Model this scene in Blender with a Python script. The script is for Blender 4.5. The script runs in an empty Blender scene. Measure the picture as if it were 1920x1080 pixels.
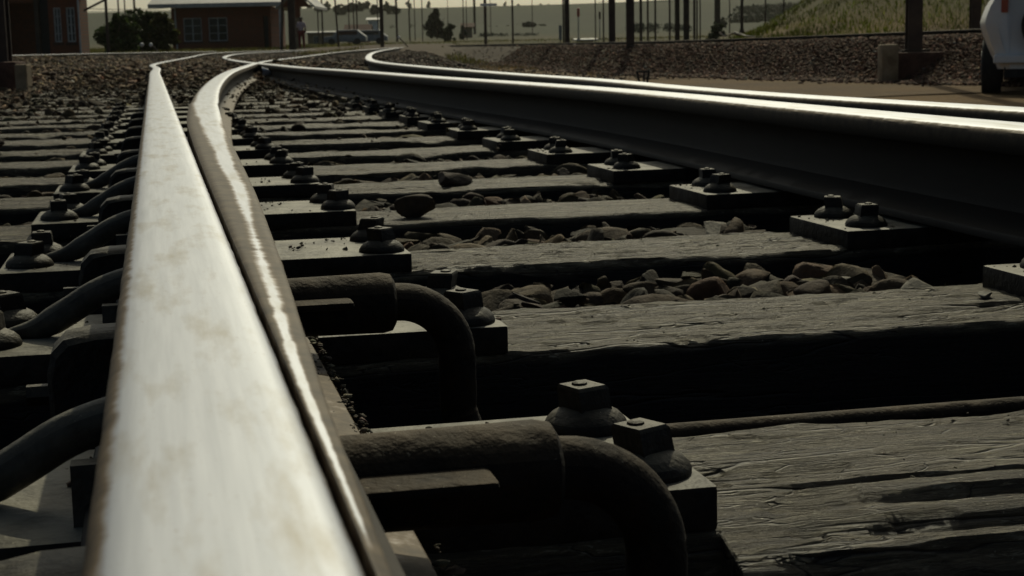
import bpy, bmesh, math, random
import numpy as np
from mathutils import Vector, Matrix, noise, Euler
rad = math.radians
random.seed(7); RNG = np.random.default_rng(11)
S = bpy.context.scene
COL = S.collection
# ------------------------------------------------------------ camera
FPX, YH, ROLL, CH, HD = 2910.8, 86.415, .0206923, .122624, -.22224
PITCH = math.atan((540 - YH) / FPX)
cam_d = bpy.data.cameras.new('camera'); cam = bpy.data.objects.new('camera', cam_d); COL.objects.link(cam)
fw = Vector((0, math.cos(PITCH), -math.sin(PITCH))); R0 = Vector((1, 0, 0)); U0 = Vector((0, math.sin(PITCH), math.cos(PITCH)))
cr, sr = math.cos(ROLL), math.sin(ROLL)
CR = R0 * cr - U0 * sr; CU = R0 * sr + U0 * cr
M = Matrix.Identity(4)
for i in range(3): M[i][0], M[i][1], M[i][2] = CR[i], CU[i], -fw[i]
M[2][3] = CH
cam.matrix_world = M
cam_d.sensor_width = 36; cam_d.lens = FPX / 1920 * 36; cam_d.clip_start = .02; cam_d.clip_end = 20000
cam_d.dof.use_dof = True; cam_d.dof.focus_distance = 1.35; cam_d.dof.aperture_fstop = 30
S.camera = cam
# ------------------------------------------------------------ light
SUN_EL, SUN_AZ = rad(41), rad(8)          # azimuth clockwise from +Y
w = bpy.data.worlds.new('World'); S.world = w; w.use_nodes = True
nt = w.node_tree; bg = nt.nodes['Background']
sky = nt.nodes.new('ShaderNodeTexSky'); sky.sky_type = 'NISHITA'; sky.sun_disc = False
sky.sun_elevation = SUN_EL; sky.sun_rotation = SUN_AZ; sky.air_density = .4; sky.dust_density = 3.0; sky.ozone_density = 1.0
tintn = nt.nodes.new('ShaderNodeMix'); tintn.data_type = 'RGBA'; tintn.blend_type = 'MULTIPLY'; tintn.inputs[0].default_value = 1; tintn.inputs[7].default_value = (.965, 1.01, .84, 1)   # tint over the whole sky, standing in for a yellowish colour grade
nt.links.new(sky.outputs[0], tintn.inputs[6]); nt.links.new(tintn.outputs[2], bg.inputs[0]); bg.inputs[1].default_value = .14
sl = bpy.data.lights.new('sun', 'SUN'); sl.energy = 3.9; sl.angle = rad(.6); sl.color = (1, .94, .69)
so = bpy.data.objects.new('sun', sl); COL.objects.link(so)
sd = Vector((math.sin(SUN_AZ) * math.cos(SUN_EL), math.cos(SUN_AZ) * math.cos(SUN_EL), math.sin(SUN_EL)))
so.rotation_euler = sd.to_track_quat('Z', 'Y').to_euler(); so.location = (0, 0, 50)
S.view_settings.view_transform = 'Standard'; S.view_settings.look = 'None'
S.view_settings.exposure = -1.08; S.view_settings.gamma = 1
try:
    S.cycles.max_bounces = 6; S.cycles.volume_bounces = 0; S.cycles.diffuse_bounces = 3
except Exception: pass

# ------------------------------------------------------------ pixel <-> place helpers (pixels of the 1920x1080 photograph)
def ray(px, py):
    a = (px - 960) / FPX; b = (540 - py) / FPX
    return fw + CR * a + CU * b
def un(px, py, z):
    d = ray(px, py); return Vector((0, 0, CH)) + d * ((z - CH) / d.z)
def at(px, py, D):
    d = ray(px, py); return Vector((0, 0, CH)) + d * (D / d.y)
TN = Vector((math.cos(HD), -math.sin(HD), 0)); TT = Vector((math.sin(HD), math.cos(HD), 0))
def tf(u, s, z=0): return TN * u + TT * s + Vector((0, 0, z))
def sstep(a, b, x): 
    t = np.clip((x - a) / (b - a), 0, 1); return t * t * (3 - 2 * t)
def interp(t, xs, ys): return float(np.interp(t, xs, ys))
def catmull(pts, n=10):
    P = [Vector(p) for p in pts]; P = [P[0] * 2 - P[1]] + P + [P[-1] * 2 - P[-2]]
    out = []
    for i in range(1, len(P) - 2):
        p0, p1, p2, p3 = P[i - 1:i + 3]
        d0, d1, d2 = [max(1e-4, (b - a).length) ** .5 for a, b in ((p0, p1), (p1, p2), (p2, p3))]
        for k in range(n):
            t = d0 + d1 * k / n; t0, t1, t2, t3 = 0, d0, d0 + d1, d0 + d1 + d2
            A1 = p0 * ((t1 - t) / (t1 - t0)) + p1 * ((t - t0) / (t1 - t0))
            A2 = p1 * ((t2 - t) / (t2 - t1)) + p2 * ((t - t1) / (t2 - t1))
            A3 = p2 * ((t3 - t) / (t3 - t2)) + p3 * ((t - t2) / (t3 - t2))
            B1 = A1 * ((t2 - t) / (t2 - t0)) + A2 * ((t - t0) / (t2 - t0))
            B2 = A2 * ((t3 - t) / (t3 - t1)) + A3 * ((t - t1) / (t3 - t1))
            out.append(B1 * ((t2 - t) / (t2 - t1)) + B2 * ((t - t1) / (t2 - t1)))
    out.append(P[-2]); return out

# ------------------------------------------------------------ materials
def N(nt, t, **kw):
    n = nt.nodes.new(t)
    for k, v in kw.items(): setattr(n, k, v)
    return n
def base_mat(name):
    m = bpy.data.materials.new(name); m.use_nodes = True
    return m, m.node_tree, m.node_tree.nodes['Principled BSDF']
def mix(nt, fac, a, b, mode='MIX'):
    n = N(nt, 'ShaderNodeMix', data_type='RGBA', blend_type=mode)
    for s, v in ((n.inputs[0], fac), (n.inputs[6], a), (n.inputs[7], b)):
        if hasattr(v, 'is_output') or isinstance(v, bpy.types.NodeSocket): nt.links.new(v, s)
        else: s.default_value = v if not isinstance(v, tuple) else (*v, 1)[:4]
    return n.outputs[2]
def ramp(nt, src, stops):
    r = N(nt, 'ShaderNodeValToRGB'); e = r.color_ramp.elements
    while len(e) < len(stops): e.new(.5)
    for i, (p, c) in enumerate(stops):
        e[i].position = p; e[i].color = (*c, 1) if isinstance(c, tuple) else (c, c, c, 1)
    nt.links.new(src, r.inputs[0]); return r.outputs[0]
def coords(nt, scale=(1, 1, 1), rot=0):
    g = N(nt, 'ShaderNodeNewGeometry'); mp = N(nt, 'ShaderNodeMapping')
    mp.inputs['Scale'].default_value = scale; mp.inputs['Rotation'].default_value = (0, 0, rot)
    nt.links.new(g.outputs['Position'], mp.inputs[0]); return mp.outputs[0]
def coords_us(nt, scale):
    a = coords(nt, (1, 1, 1), HD); mp = N(nt, 'ShaderNodeMapping'); mp.inputs['Scale'].default_value = scale
    nt.links.new(a, mp.inputs[0]); return mp.outputs[0]
def noi(nt, vec, scale, detail=5, rough=.6, dist=0):
    n = N(nt, 'ShaderNodeTexNoise'); n.inputs['Scale'].default_value = scale; n.inputs['Detail'].default_value = detail
    n.inputs['Roughness'].default_value = rough; n.inputs['Distortion'].default_value = dist
    nt.links.new(vec, n.inputs['Vector']); return n.outputs['Fac']
def bump(nt, h, strength, dist, b, prev=None):
    n = N(nt, 'ShaderNodeBump'); n.inputs['Strength'].default_value = strength; n.inputs['Distance'].default_value = dist
    nt.links.new(h, n.inputs['Height'])
    if prev: nt.links.new(prev, n.inputs['Normal'])
    nt.links.new(n.outputs[0], b.inputs['Normal']); return n.outputs[0]
def simple(name, c1, c2, scale=5, rough=.8, bs=.4, bd=.01, metal=0, stretch=(1, 1, 1), spec=.5, rot=0, lo=.35, hi=.65):
    m, nt, b = base_mat(name)
    v = coords(nt, stretch, rot); n = noi(nt, v, scale)
    nt.links.new(ramp(nt, n, [(lo, c1), (hi, c2)]), b.inputs['Base Color'])
    b.inputs['Roughness'].default_value = rough; b.inputs['Metallic'].default_value = metal; b.inputs['Specular IOR Level'].default_value = spec
    if bs: bump(nt, noi(nt, v, scale * 4, 6), bs, bd, b)
    return m
def mk_rail():
    m, nt, b = base_mat('worn_rail_steel')
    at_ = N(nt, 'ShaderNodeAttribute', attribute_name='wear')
    v2 = coords(nt); sp = coords_us(nt, (1, .035, 1)); sp3 = coords_us(nt, (1, .18, 1))
    n1 = noi(nt, v2, 55, 5, .65); n2 = noi(nt, sp, 190, 4, .6); n3 = noi(nt, sp3, 45, 5, .62)
    add = N(nt, 'ShaderNodeMath', operation='MULTIPLY_ADD'); nt.links.new(n1, add.inputs[0]); add.inputs[1].default_value = .75; nt.links.new(at_.outputs['Fac'], add.inputs[2])
    mask = ramp(nt, add.outputs[0], [(.72, 0.), (1.0, 1.)])
    rust = mix(nt, ramp(nt, n1, [(.35, 0.), (.7, 1.)]), (.20, .138, .078), (.58, .42, .245))
    rust = mix(nt, at_.outputs['Fac'], (.007, .006, .005), rust)  # sides outside the worn band painted near-black, their shadow put into the colour
    steel = mix(nt, ramp(nt, n2, [(.3, 0.), (.75, 1.)]), (.31, .325, .36), (.395, .41, .45))
    stain = ramp(nt, n3, [(.50, 0.), (.78, 1.)])
    steel = mix(nt, stain, steel, (.23, .215, .185))
    pit = ramp(nt, noi(nt, v2, 330, 3, .7), [(.66, 0.), (.72, 1.)])
    steel = mix(nt, pit, steel, (.22, .19, .16))
    nt.links.new(mix(nt, mask, rust, steel), b.inputs['Base Color'])
    nt.links.new(mask, b.inputs['Metallic'])
    rr = N(nt, 'ShaderNodeMapRange'); nt.links.new(mask, rr.inputs[0]); rr.inputs[3].default_value = .62; rr.inputs[4].default_value = .58
    r2 = N(nt, 'ShaderNodeMath', operation='MULTIPLY_ADD'); nt.links.new(n2, r2.inputs[0]); r2.inputs[1].default_value = .07; nt.links.new(rr.outputs[0], r2.inputs[2])
    nt.links.new(r2.outputs[0], b.inputs['Roughness'])
    b.inputs['Specular IOR Level'].default_value = .2
    p = bump(nt, n1, .05, .0008, b)
    bump(nt, n2, .05, .0003, b, p)
    return m
def math2(nt, op, a, b=None, c=None):
    n = N(nt, 'ShaderNodeMath', operation=op)
    for i, v in enumerate((a, b, c)):
        if v is None: continue
        if isinstance(v, bpy.types.NodeSocket): nt.links.new(v, n.inputs[i])
        else: n.inputs[i].default_value = v
    return n.outputs[0]
def mk_wood(name='weathered_sleeper_wood'):
    m, nt, b = base_mat(name); v = coords(nt)
    mp = coords_us(nt, (1, 13, 11)); mpb = coords_us(nt, (1, 4.5, 4))
    g = noi(nt, mp, 6, 9, .74, .12); g2 = noi(nt, mp, 22, 6, .74); big = noi(nt, v, 5, 5, .6); fl = noi(nt, mpb, 30, 6, .72, .2); fw = noi(nt, mpb, 48, 5, .7, .1)
    def ridge(vec, sc, w_, seed_rough=.6):
        r = noi(nt, vec, sc, 3, .5, .05); d = math2(nt, 'ABSOLUTE', math2(nt, 'SUBTRACT', r, .5)); return ramp(nt, d, [(0, 1.), (w_, 0.)])
    c1 = ridge(mp, 1.7, .012); c2 = ridge(mpb, 8, .010); gate = ramp(nt, noi(nt, v, 7, 3), [(.45, 0.), (.56, 1.)])
    crack = math2(nt, 'MAXIMUM', c1, math2(nt, 'MULTIPLY', c2, gate))
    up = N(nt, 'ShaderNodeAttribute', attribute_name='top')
    c = ramp(nt, g, [(.36, (.030, .021, .011)), (.45, (.13, .106, .060)), (.54, (.245, .208, .128)), (.66, (.50, .44, .29))])
    c = mix(nt, ramp(nt, fl, [(.42, .65), (.56, 0.)]), c, (.12, .098, .066))
    c = mix(nt, ramp(nt, g2, [(.36, .9), (.47, 0.)]), c, (.028, .024, .016))
    c = mix(nt, ramp(nt, big, [(.45, 0.), (.7, .55)]), c, (.17, .135, .088))
    c = mix(nt, ramp(nt, fw, [(.57, 0.), (.68, .85)]), c, (.62, .56, .40))
    c = mix(nt, crack, c, (.010, .008, .006))
    spk = ramp(nt, noi(nt, v, 260, 2, .5), [(.71, 0.), (.75, 1.)]); c = mix(nt, spk, c, (.50, .47, .36))
    dark = ramp(nt, g, [(.3, (.006, .005, .004)), (.7, (.024, .020, .014))])  # side faces: creosote brown taken down to near-black, shade included in the colour
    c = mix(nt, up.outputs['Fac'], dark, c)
    nt.links.new(c, b.inputs['Base Color']); b.inputs['Roughness'].default_value = .55; b.inputs['Specular IOR Level'].default_value = .5
    p = bump(nt, g, 1., .022, b); p = bump(nt, fl, 1., .018, b, p); p = bump(nt, g2, 1., .011, b, p); p = bump(nt, math2(nt, 'MULTIPLY', crack, -1.), 1., .006, b, p); bump(nt, noi(nt, v, 170, 5, .7), .5, .0015, b, p)
    return m
def mk_attr(name, rough=.9, scale=30, amt=.5, bs=.5, bd=.01, spec=.3, big=3):
    """surface whose own colour is stored per vertex, broken up by noise"""
    m, nt, b = base_mat(name)
    a = N(nt, 'ShaderNodeAttribute', attribute_name='tint'); v = coords(nt)
    n = noi(nt, v, scale, 6, .65); n2 = noi(nt, v, big, 4)
    k = ramp(nt, n, [(.3, 1 - amt), (.7, 1.)]); k2 = ramp(nt, n2, [(.3, 1 - amt * .6), (.7, 1.)])
    c = mix(nt, 1., a.outputs['Color'], k, 'MULTIPLY'); c = mix(nt, 1., c, k2, 'MULTIPLY')
    nt.links.new(c, b.inputs['Base Color']); b.inputs['Roughness'].default_value = rough; b.inputs['Specular IOR Level'].default_value = spec
    if bs: bump(nt, n, bs, bd, b)
    return m
def mk_iron(name, c1, c2, dust_lit, rough=.6, metal=0., damt=.85, scale=50):
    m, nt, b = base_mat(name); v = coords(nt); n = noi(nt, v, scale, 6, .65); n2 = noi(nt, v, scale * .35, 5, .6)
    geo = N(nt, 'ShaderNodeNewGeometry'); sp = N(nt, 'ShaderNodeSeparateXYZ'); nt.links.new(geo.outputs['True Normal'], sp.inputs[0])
    up = ramp(nt, sp.outputs[2], [(.30, 0.), (.92, damt)]); k = math2(nt, 'MULTIPLY', up, ramp(nt, n2, [(.32, .15), (.6, 1.)]))  # upward faces lightened: settled dust, with the lit tops put into the colour
    c = mix(nt, k, ramp(nt, n, [(.35, c1), (.65, c2)]), dust_lit); chips = ramp(nt, noi(nt, v, 330, 3, .6), [(.68, 0.), (.73, 1.)]); c = mix(nt, math2(nt, 'MULTIPLY', chips, up), c, (.40, .36, .27))
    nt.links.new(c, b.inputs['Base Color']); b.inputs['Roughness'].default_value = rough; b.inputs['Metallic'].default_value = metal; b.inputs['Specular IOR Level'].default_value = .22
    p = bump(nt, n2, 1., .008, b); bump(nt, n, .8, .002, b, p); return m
def mk_leaf(name, amt=.4):
    m = mk_attr(name, .7, 4, .3, 0, 0, .25); nt = m.node_tree; b = nt.nodes['Principled BSDF']; out = [n for n in nt.nodes if n.type == 'OUTPUT_MATERIAL'][0]
    t = N(nt, 'ShaderNodeBsdfTranslucent'); ms = N(nt, 'ShaderNodeMixShader'); ms.inputs[0].default_value = amt
    src = b.inputs['Base Color'].links[0].from_socket; nt.links.new(src, t.inputs[0]); nt.links.new(b.outputs[0], ms.inputs[1]); nt.links.new(t.outputs[0], ms.inputs[2]); nt.links.new(ms.outputs[0], out.inputs[0]); return m
def mk_brick():
    m, nt, b = base_mat('red_brick')
    tc = N(nt, 'ShaderNodeTexCoord'); mp = N(nt, 'ShaderNodeMapping'); mp.inputs['Rotation'].default_value = (rad(90), 0, 0)
    nt.links.new(tc.outputs['Object'], mp.inputs[0])
    br = N(nt, 'ShaderNodeTexBrick'); br.inputs['Color1'].default_value = (.25, .058, .016, 1); br.inputs['Color2'].default_value = (.16, .040, .013, 1)
    br.inputs['Mortar'].default_value = (.10, .07, .05, 1); br.inputs['Scale'].default_value = 4.4; br.inputs['Mortar Size'].default_value = .02
    nt.links.new(mp.outputs[0], br.inputs[0]); n = noi(nt, coords(nt), 3)
    nt.links.new(mix(nt, ramp(nt, n, [(.3, 0.), (.8, .6)]), br.outputs[0], (.09, .045, .025)), b.inputs['Base Color']); b.inputs['Roughness'].default_value = .9
    return m
MT = dict(
    rail=mk_rail(), wood=mk_wood(), ballast=mk_attr('ballast_stone', .85, 60, .55, .7, .008, .3, 12), ground=mk_attr('ground_surface', .95, 14, .55, .6, .03, .2, .35),
    leaf=mk_leaf('foliage', .35), grass=mk_leaf('grass_blades', .5), brick=mk_brick(),
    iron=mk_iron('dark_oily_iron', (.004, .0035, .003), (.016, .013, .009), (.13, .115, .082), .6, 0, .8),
    plate=mk_iron('dusty_lit_plate_iron', (.006, .005, .004), (.022, .018, .013), (.25, .235, .185), .6, .0, .95, 40),
    rib=mk_iron('dusty_lit_casting', (.035, .032, .026), (.075, .068, .055), (.17, .16, .125), .6, .0, .8, 40),
    rust=mk_iron('rusty_rod', (.004, .003, .002), (.014, .010, .006), (.10, .072, .042), .8, 0, .75, 60),
    mast=simple('rusted_mast_steel', (.035, .022, .016), (.07, .045, .03), 4, .8, .2, .01),
    concrete=simple('stained_concrete', (.16, .115, .065), (.30, .235, .145), 6, .9, .4, .01),
    darkblock=simple('brick_footing', (.05, .024, .016), (.10, .05, .034), 9, .95, .5, .02),
    white=simple('white_paint', (.62, .60, .56), (.78, .77, .74), 3, .5, .05, .005),
    carpaint=simple('white_car_paint', (.66, .63, .58), (.74, .72, .69), 2, .28, 0),
    trim=simple('window_frame_paint', (.35, .36, .34), (.5, .5, .48), 4, .6, .1, .005),
    glass=simple('dark_glass', (.02, .025, .025), (.035, .04, .04), 2, .08, 0),
    black=simple('black_rubber', (.012, .012, .012), (.028, .027, .025), 12, .8, .2, .005),
    roofm=simple('pale_metal_roof', (.30, .29, .26), (.42, .41, .38), 3, .55, .1, .01),
    bark=simple('bark', (.05, .038, .026), (.11, .085, .06), 6, .9, .6, .03),
    redp=simple('red_paint', (.30, .015, .01), (.38, .03, .02), 5, .5, 0), redl=simple('red_lamp_lens', (.32, .05, .02), (.40, .08, .03), 5, .3, 0),
    greyp=simple('grey_paint', (.16, .17, .17), (.24, .25, .25), 4, .6, 0),
    plastic=simple('crumpled_plastic', (.34, .40, .52), (.60, .64, .70), 14, .4, .6, .02),
    straw=simple('bleached_wood', (.40, .36, .28), (.58, .54, .45), 8, .8, .2, .01),
    skin=simple('skin', (.10, .05, .03), (.13, .07, .045), 5, .6, 0), shirt=simple('pale_shirt', (.45, .36, .38), (.55, .46, .47), 5, .85, 0), trous=simple('dark_red_cloth', (.12, .012, .015), (.17, .02, .02), 5, .9, 0),
)
# ------------------------------------------------------------ mesh helpers
class MB:
    def __init__(s): s.v = []; s.f = []; s.att = {}
    def add(s, vs, fs, **att):
        o = len(s.v); s.v += [tuple(p) for p in vs]; s.f += [tuple(i + o for i in f) for f in fs]
        for k, a in att.items(): s.att.setdefault(k, {}).update({o + i: x for i, x in enumerate(a)})
        return s
    def box(s, x0, x1, y0, y1, z0, z1, R=None, c=None):
        vs = [Vector(p) for p in ((x0, y0, z0), (x1, y0, z0), (x1, y1, z0), (x0, y1, z0), (x0, y0, z1), (x1, y0, z1), (x1, y1, z1), (x0, y1, z1))]
        if R is not None: vs = [R @ p for p in vs]
        if c is not None: vs = [p + Vector(c) for p in vs]
        return s.add(vs, [(0, 3, 2, 1), (4, 5, 6, 7), (0, 1, 5, 4), (1, 2, 6, 5), (2, 3, 7, 6), (3, 0, 4, 7)])
    def tube(s, pts, r, n=14, cap=True):
        pts = [Vector(p) for p in pts]; rs = r if isinstance(r, (list, tuple)) else [r] * len(pts); vs = []; fs = []
        for i, p in enumerate(pts):
            t = (pts[min(i + 1, len(pts) - 1)] - pts[max(i - 1, 0)]).normalized()
            a = t.cross(Vector((0, 0, 1)))
            if a.length < .05: a = t.cross(Vector((0, 1, 0)))
            a.normalize(); 
            if i and a.dot(pa) < 0: a = -a
            if i: a = (a * .5 + (pa - t * pa.dot(t)).normalized() * .5).normalized()
            b = t.cross(a); pa = a
            for k in range(n):
                q = 2 * math.pi * k / n; vs.append(p + a * (rs[i] * math.cos(q)) + b * (rs[i] * math.sin(q)))
        for i in range(len(pts) - 1):
            for k in range(n): fs.append((i * n + k, i * n + (k + 1) % n, (i + 1) * n + (k + 1) % n, (i + 1) * n + k))
        if cap: fs += [tuple(range(n))[::-1], tuple((len(pts) - 1) * n + k for k in range(n))]
        return s.add(vs, fs)
    def lathe(s, prof, c, n=20, sides_jit=0):
        vs = []; fs = []
        for r, z in prof:
            for k in range(n):
                q = 2 * math.pi * k / n; j = 1 + sides_jit * (noise.noise(Vector((q * 1.3, z * 60, c[0] * 9))) )
                vs.append((c[0] + r * j * math.cos(q), c[1] + r * j * math.sin(q), c[2] + z))
        for i in range(len(prof) - 1):
            for k in range(n): fs.append((i * n + k, i * n + (k + 1) % n, (i + 1) * n + (k + 1) % n, (i + 1) * n + k))
        fs += [tuple(range(n))[::-1], tuple((len(prof) - 1) * n + k for k in range(n))]
        return s.add(vs, fs)
def link(name, me, parent=None, mat=None):
    o = bpy.data.objects.new(name, me); COL.objects.link(o)
    if mat: me.materials.append(MT[mat] if isinstance(mat, str) else mat)
    if parent: o.parent = parent
    return o
def wloc(o):
    v = Vector((0, 0, 0))
    while o: v = v + o.location; o = o.parent
    return v
def obj(name, mb, mat, parent=None, loc=None, smooth=None, bevel=0, seg=2):
    off = wloc(parent) if parent else (Vector(loc) if loc is not None else Vector((0, 0, 0)))
    me = bpy.data.meshes.new(name); me.from_pydata([(x - off.x, y - off.y, z - off.z) for x, y, z in mb.v], [], mb.f)
    for k, d in mb.att.items():
        a = me.attributes.new(k, 'FLOAT', 'POINT'); arr = [0.] * len(mb.v)
        for i, x in d.items(): arr[i] = float(x)
        a.data.foreach_set('value', arr)
    if bevel:
        bm = bmesh.new(); bm.from_mesh(me)
        es = [e for e in bm.edges if len(e.link_faces) == 2 and e.calc_face_angle(0) > .6]
        bmesh.ops.bevel(bm, geom=es, offset=bevel, segments=seg, affect='EDGES', profile=.6, clamp_overlap=True); bm.to_mesh(me); bm.free()
    me.update()
    if smooth is not None:
        me.shade_smooth()
        try: me.set_sharp_from_angle(angle=rad(smooth))
        except Exception: pass
    o = link(name, me, parent, mat)
    if loc is not None and not parent: o.location = loc
    return o
def tag(o, label=None, cat=None, group=None, kind=None):
    if label: o['label'] = label
    if cat: o['category'] = cat
    if group: o['group'] = group
    if kind: o['kind'] = kind
    return o
def root(name, loc, label, cat, group=None):
    o = bpy.data.objects.new(name, None); COL.objects.link(o); o.location = loc; o.empty_display_size = .1
    return tag(o, label, cat, group)
def fast_mesh(name, V, F, mat, tint=None, smooth=False):
    """V (n,3) F (m,k) numpy"""
    me = bpy.data.meshes.new(name); k = F.shape[1]
    me.vertices.add(len(V)); me.vertices.foreach_set('co', V.astype(np.float32).ravel())
    me.loops.add(F.size); me.loops.foreach_set('vertex_index', F.astype(np.int32).ravel())
    me.polygons.add(len(F)); me.polygons.foreach_set('loop_start', np.arange(0, F.size, k, dtype=np.int32))
    try: me.polygons.foreach_set('loop_total', np.full(len(F), k, dtype=np.int32))
    except Exception: pass
    me.update(calc_edges=True)
    if tint is not None:
        a = me.color_attributes.new('tint', 'FLOAT_COLOR', 'POINT')
        a.data.foreach_set('color', np.concatenate([tint, np.ones((len(V), 1))], 1).astype(np.float32).ravel())
    if smooth: me.shade_smooth()
    return link(name, me, None, mat)
def ordinal(i): return ['first', 'second', 'third', 'fourth', 'fifth', 'sixth', 'seventh', 'eighth', 'ninth', 'tenth', 'eleventh', 'twelfth', 'thirteenth', 'fourteenth', 'fifteenth', 'sixteenth', 'seventeenth', 'eighteenth', 'nineteenth', 'twentieth', 'twenty-first', 'twenty-second', 'twenty-third', 'twenty-fourth', 'twenty-fifth', 'twenty-sixth', 'twenty-seventh', 'twenty-eighth', 'twenty-ninth', 'thirtieth'][i]

# ------------------------------------------------------------ lines of the rails
def A(px, py, D): return at(px, py, D)
L_STOCK = [tf(.010, s) for s in (-1.5, 0, 2, 4, 6, 8, 10.5)] + [tf(.03, 13.5), A(289, 120, 19), A(350, 108, 32), A(400, 99.3, 45), A(480, 95.6, 60), A(640, 91.4, 90), A(763, 87.6, 130)]
BL = [(-.6, .0465, .048), (.377, .0465, .050), (.586, .0465, .056), (.834, .0465, .067), (1.43, .0470, .086), (1.93, .048, .097), (2.33, .050, .105), (2.95, .055, .121), (4.0, .083, .153), (5.5, .150, .220), (7, .232, .302), (8.4, .318, .388), (10.5, .465, .535), (12.2, .615, .685), (15.1, .870, .940), (17.6, 1.09, 1.16)]
B_AFTER = [A(560, 107, 30), A(640, 96.8, 45), A(700, 92.0, 62), A(745, 88.4, 85), A(800, 86.4, 115)]
R_BLADE = [tf(u + .035, s, -.003) for s, u in ((-1.5, 1.085), (0, 1.085), (1, 1.088), (2, 1.095), (2.8, 1.12), (3.5, 1.150), (4.2, 1.160), (5, 1.145), (6.5, 1.10), (8.7, 1.07), (12, 1.06), (15, 1.075), (20, 1.09))] + [A(425, 109.5, 30), A(422, 106, 36), A(445, 101, 46), A(500, 97.5, 60), A(600, 94, 80)]
_rs = [(1920, 209), (1747, 198), (1600, 189), (1480, 181.3), (1280, 166), (1120, 151), (960, 139.5), (800, 126.5), (705, 116)]
R_STOCK = [un(px, py, -.002) for px, py in _rs]
d0 = (R_STOCK[0] - R_STOCK[1]).normalized(); R_STOCK = [R_STOCK[0] + d0 * 3.5, R_STOCK[0] + d0 * 1.6] + R_STOCK + [A(689, 107.5, 22.5), A(703, 97.5, 38), A(740, 90.6, 62), A(763, 88.3, 90), A(800, 86.8, 125)]
C_RAIL = [A(2300, 38, 18.6), A(2050, 46.5, 20.5), A(1840, 54, 22.5), A(1588, 64, 26), A(1450, 69.5, 28.5), A(1280, 75.5, 32.5), A(1100, 79.5, 46), A(960, 82, 66), A(860, 84.5, 90), A(770, 86.6, 130)]
D_RAIL = [A(-260, 108, 22), A(-120, 106, 25), A(20, 103.4, 29), A(160, 100.3, 35), A(320, 97.4, 45), A(405, 96.3, 60)]
def ctr(pl, n): 
    return np.array([[p.x, p.y, p.z] for p in catmull(pl, n)])
PATHS = {k: ctr(v, 12) for k, v in dict(L=L_STOCK, R=R_STOCK, C=C_RAIL, D=D_RAIL).items()}
PATHS['B'] = ctr([tf((a + b) / 2, s) for s, a, b in BL[8:]] + B_AFTER, 12)
def near_path(P, x, y, side=False):
    """distance, z, signed side to polyline, for arrays"""
    best = np.full(x.shape, 1e9); zz = np.zeros(x.shape); sg = np.zeros(x.shape)
    for i in range(0, len(P) - 3, 3):
        a = P[i]; b = P[i + 3]; dx, dy = b[0] - a[0], b[1] - a[1]; L2 = dx * dx + dy * dy + 1e-9
        t = np.clip(((x - a[0]) * dx + (y - a[1]) * dy) / L2, 0, 1)
        ex = x - a[0] - t * dx; ey = y - a[1] - t * dy; d = np.hypot(ex, ey); m = d < best
        best = np.where(m, d, best); zz = np.where(m, a[2] + t * (b[2] - a[2]), zz); sg = np.where(m, np.sign(dx * ey - dy * ex), sg)
    return best, zz, sg      # sg +1 = left of travel
def vnoise(x, y, sc, seed=0):
    """cheap smooth value noise for arrays"""
    X = x * sc + seed * 13.7; Y = y * sc + seed * 7.1; xi = np.floor(X); yi = np.floor(Y); fx = X - xi; fy = Y - yi
    fx = fx * fx * (3 - 2 * fx); fy = fy * fy * (3 - 2 * fy)
    h = lambda a, b: np.modf(np.abs(np.sin(a * 127.1 + b * 311.7 + seed) * 43758.5453))[0]
    return (h(xi, yi) * (1 - fx) + h(xi + 1, yi) * fx) * (1 - fy) + (h(xi, yi + 1) * (1 - fx) + h(xi + 1, yi + 1) * fx) * fy
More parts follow.
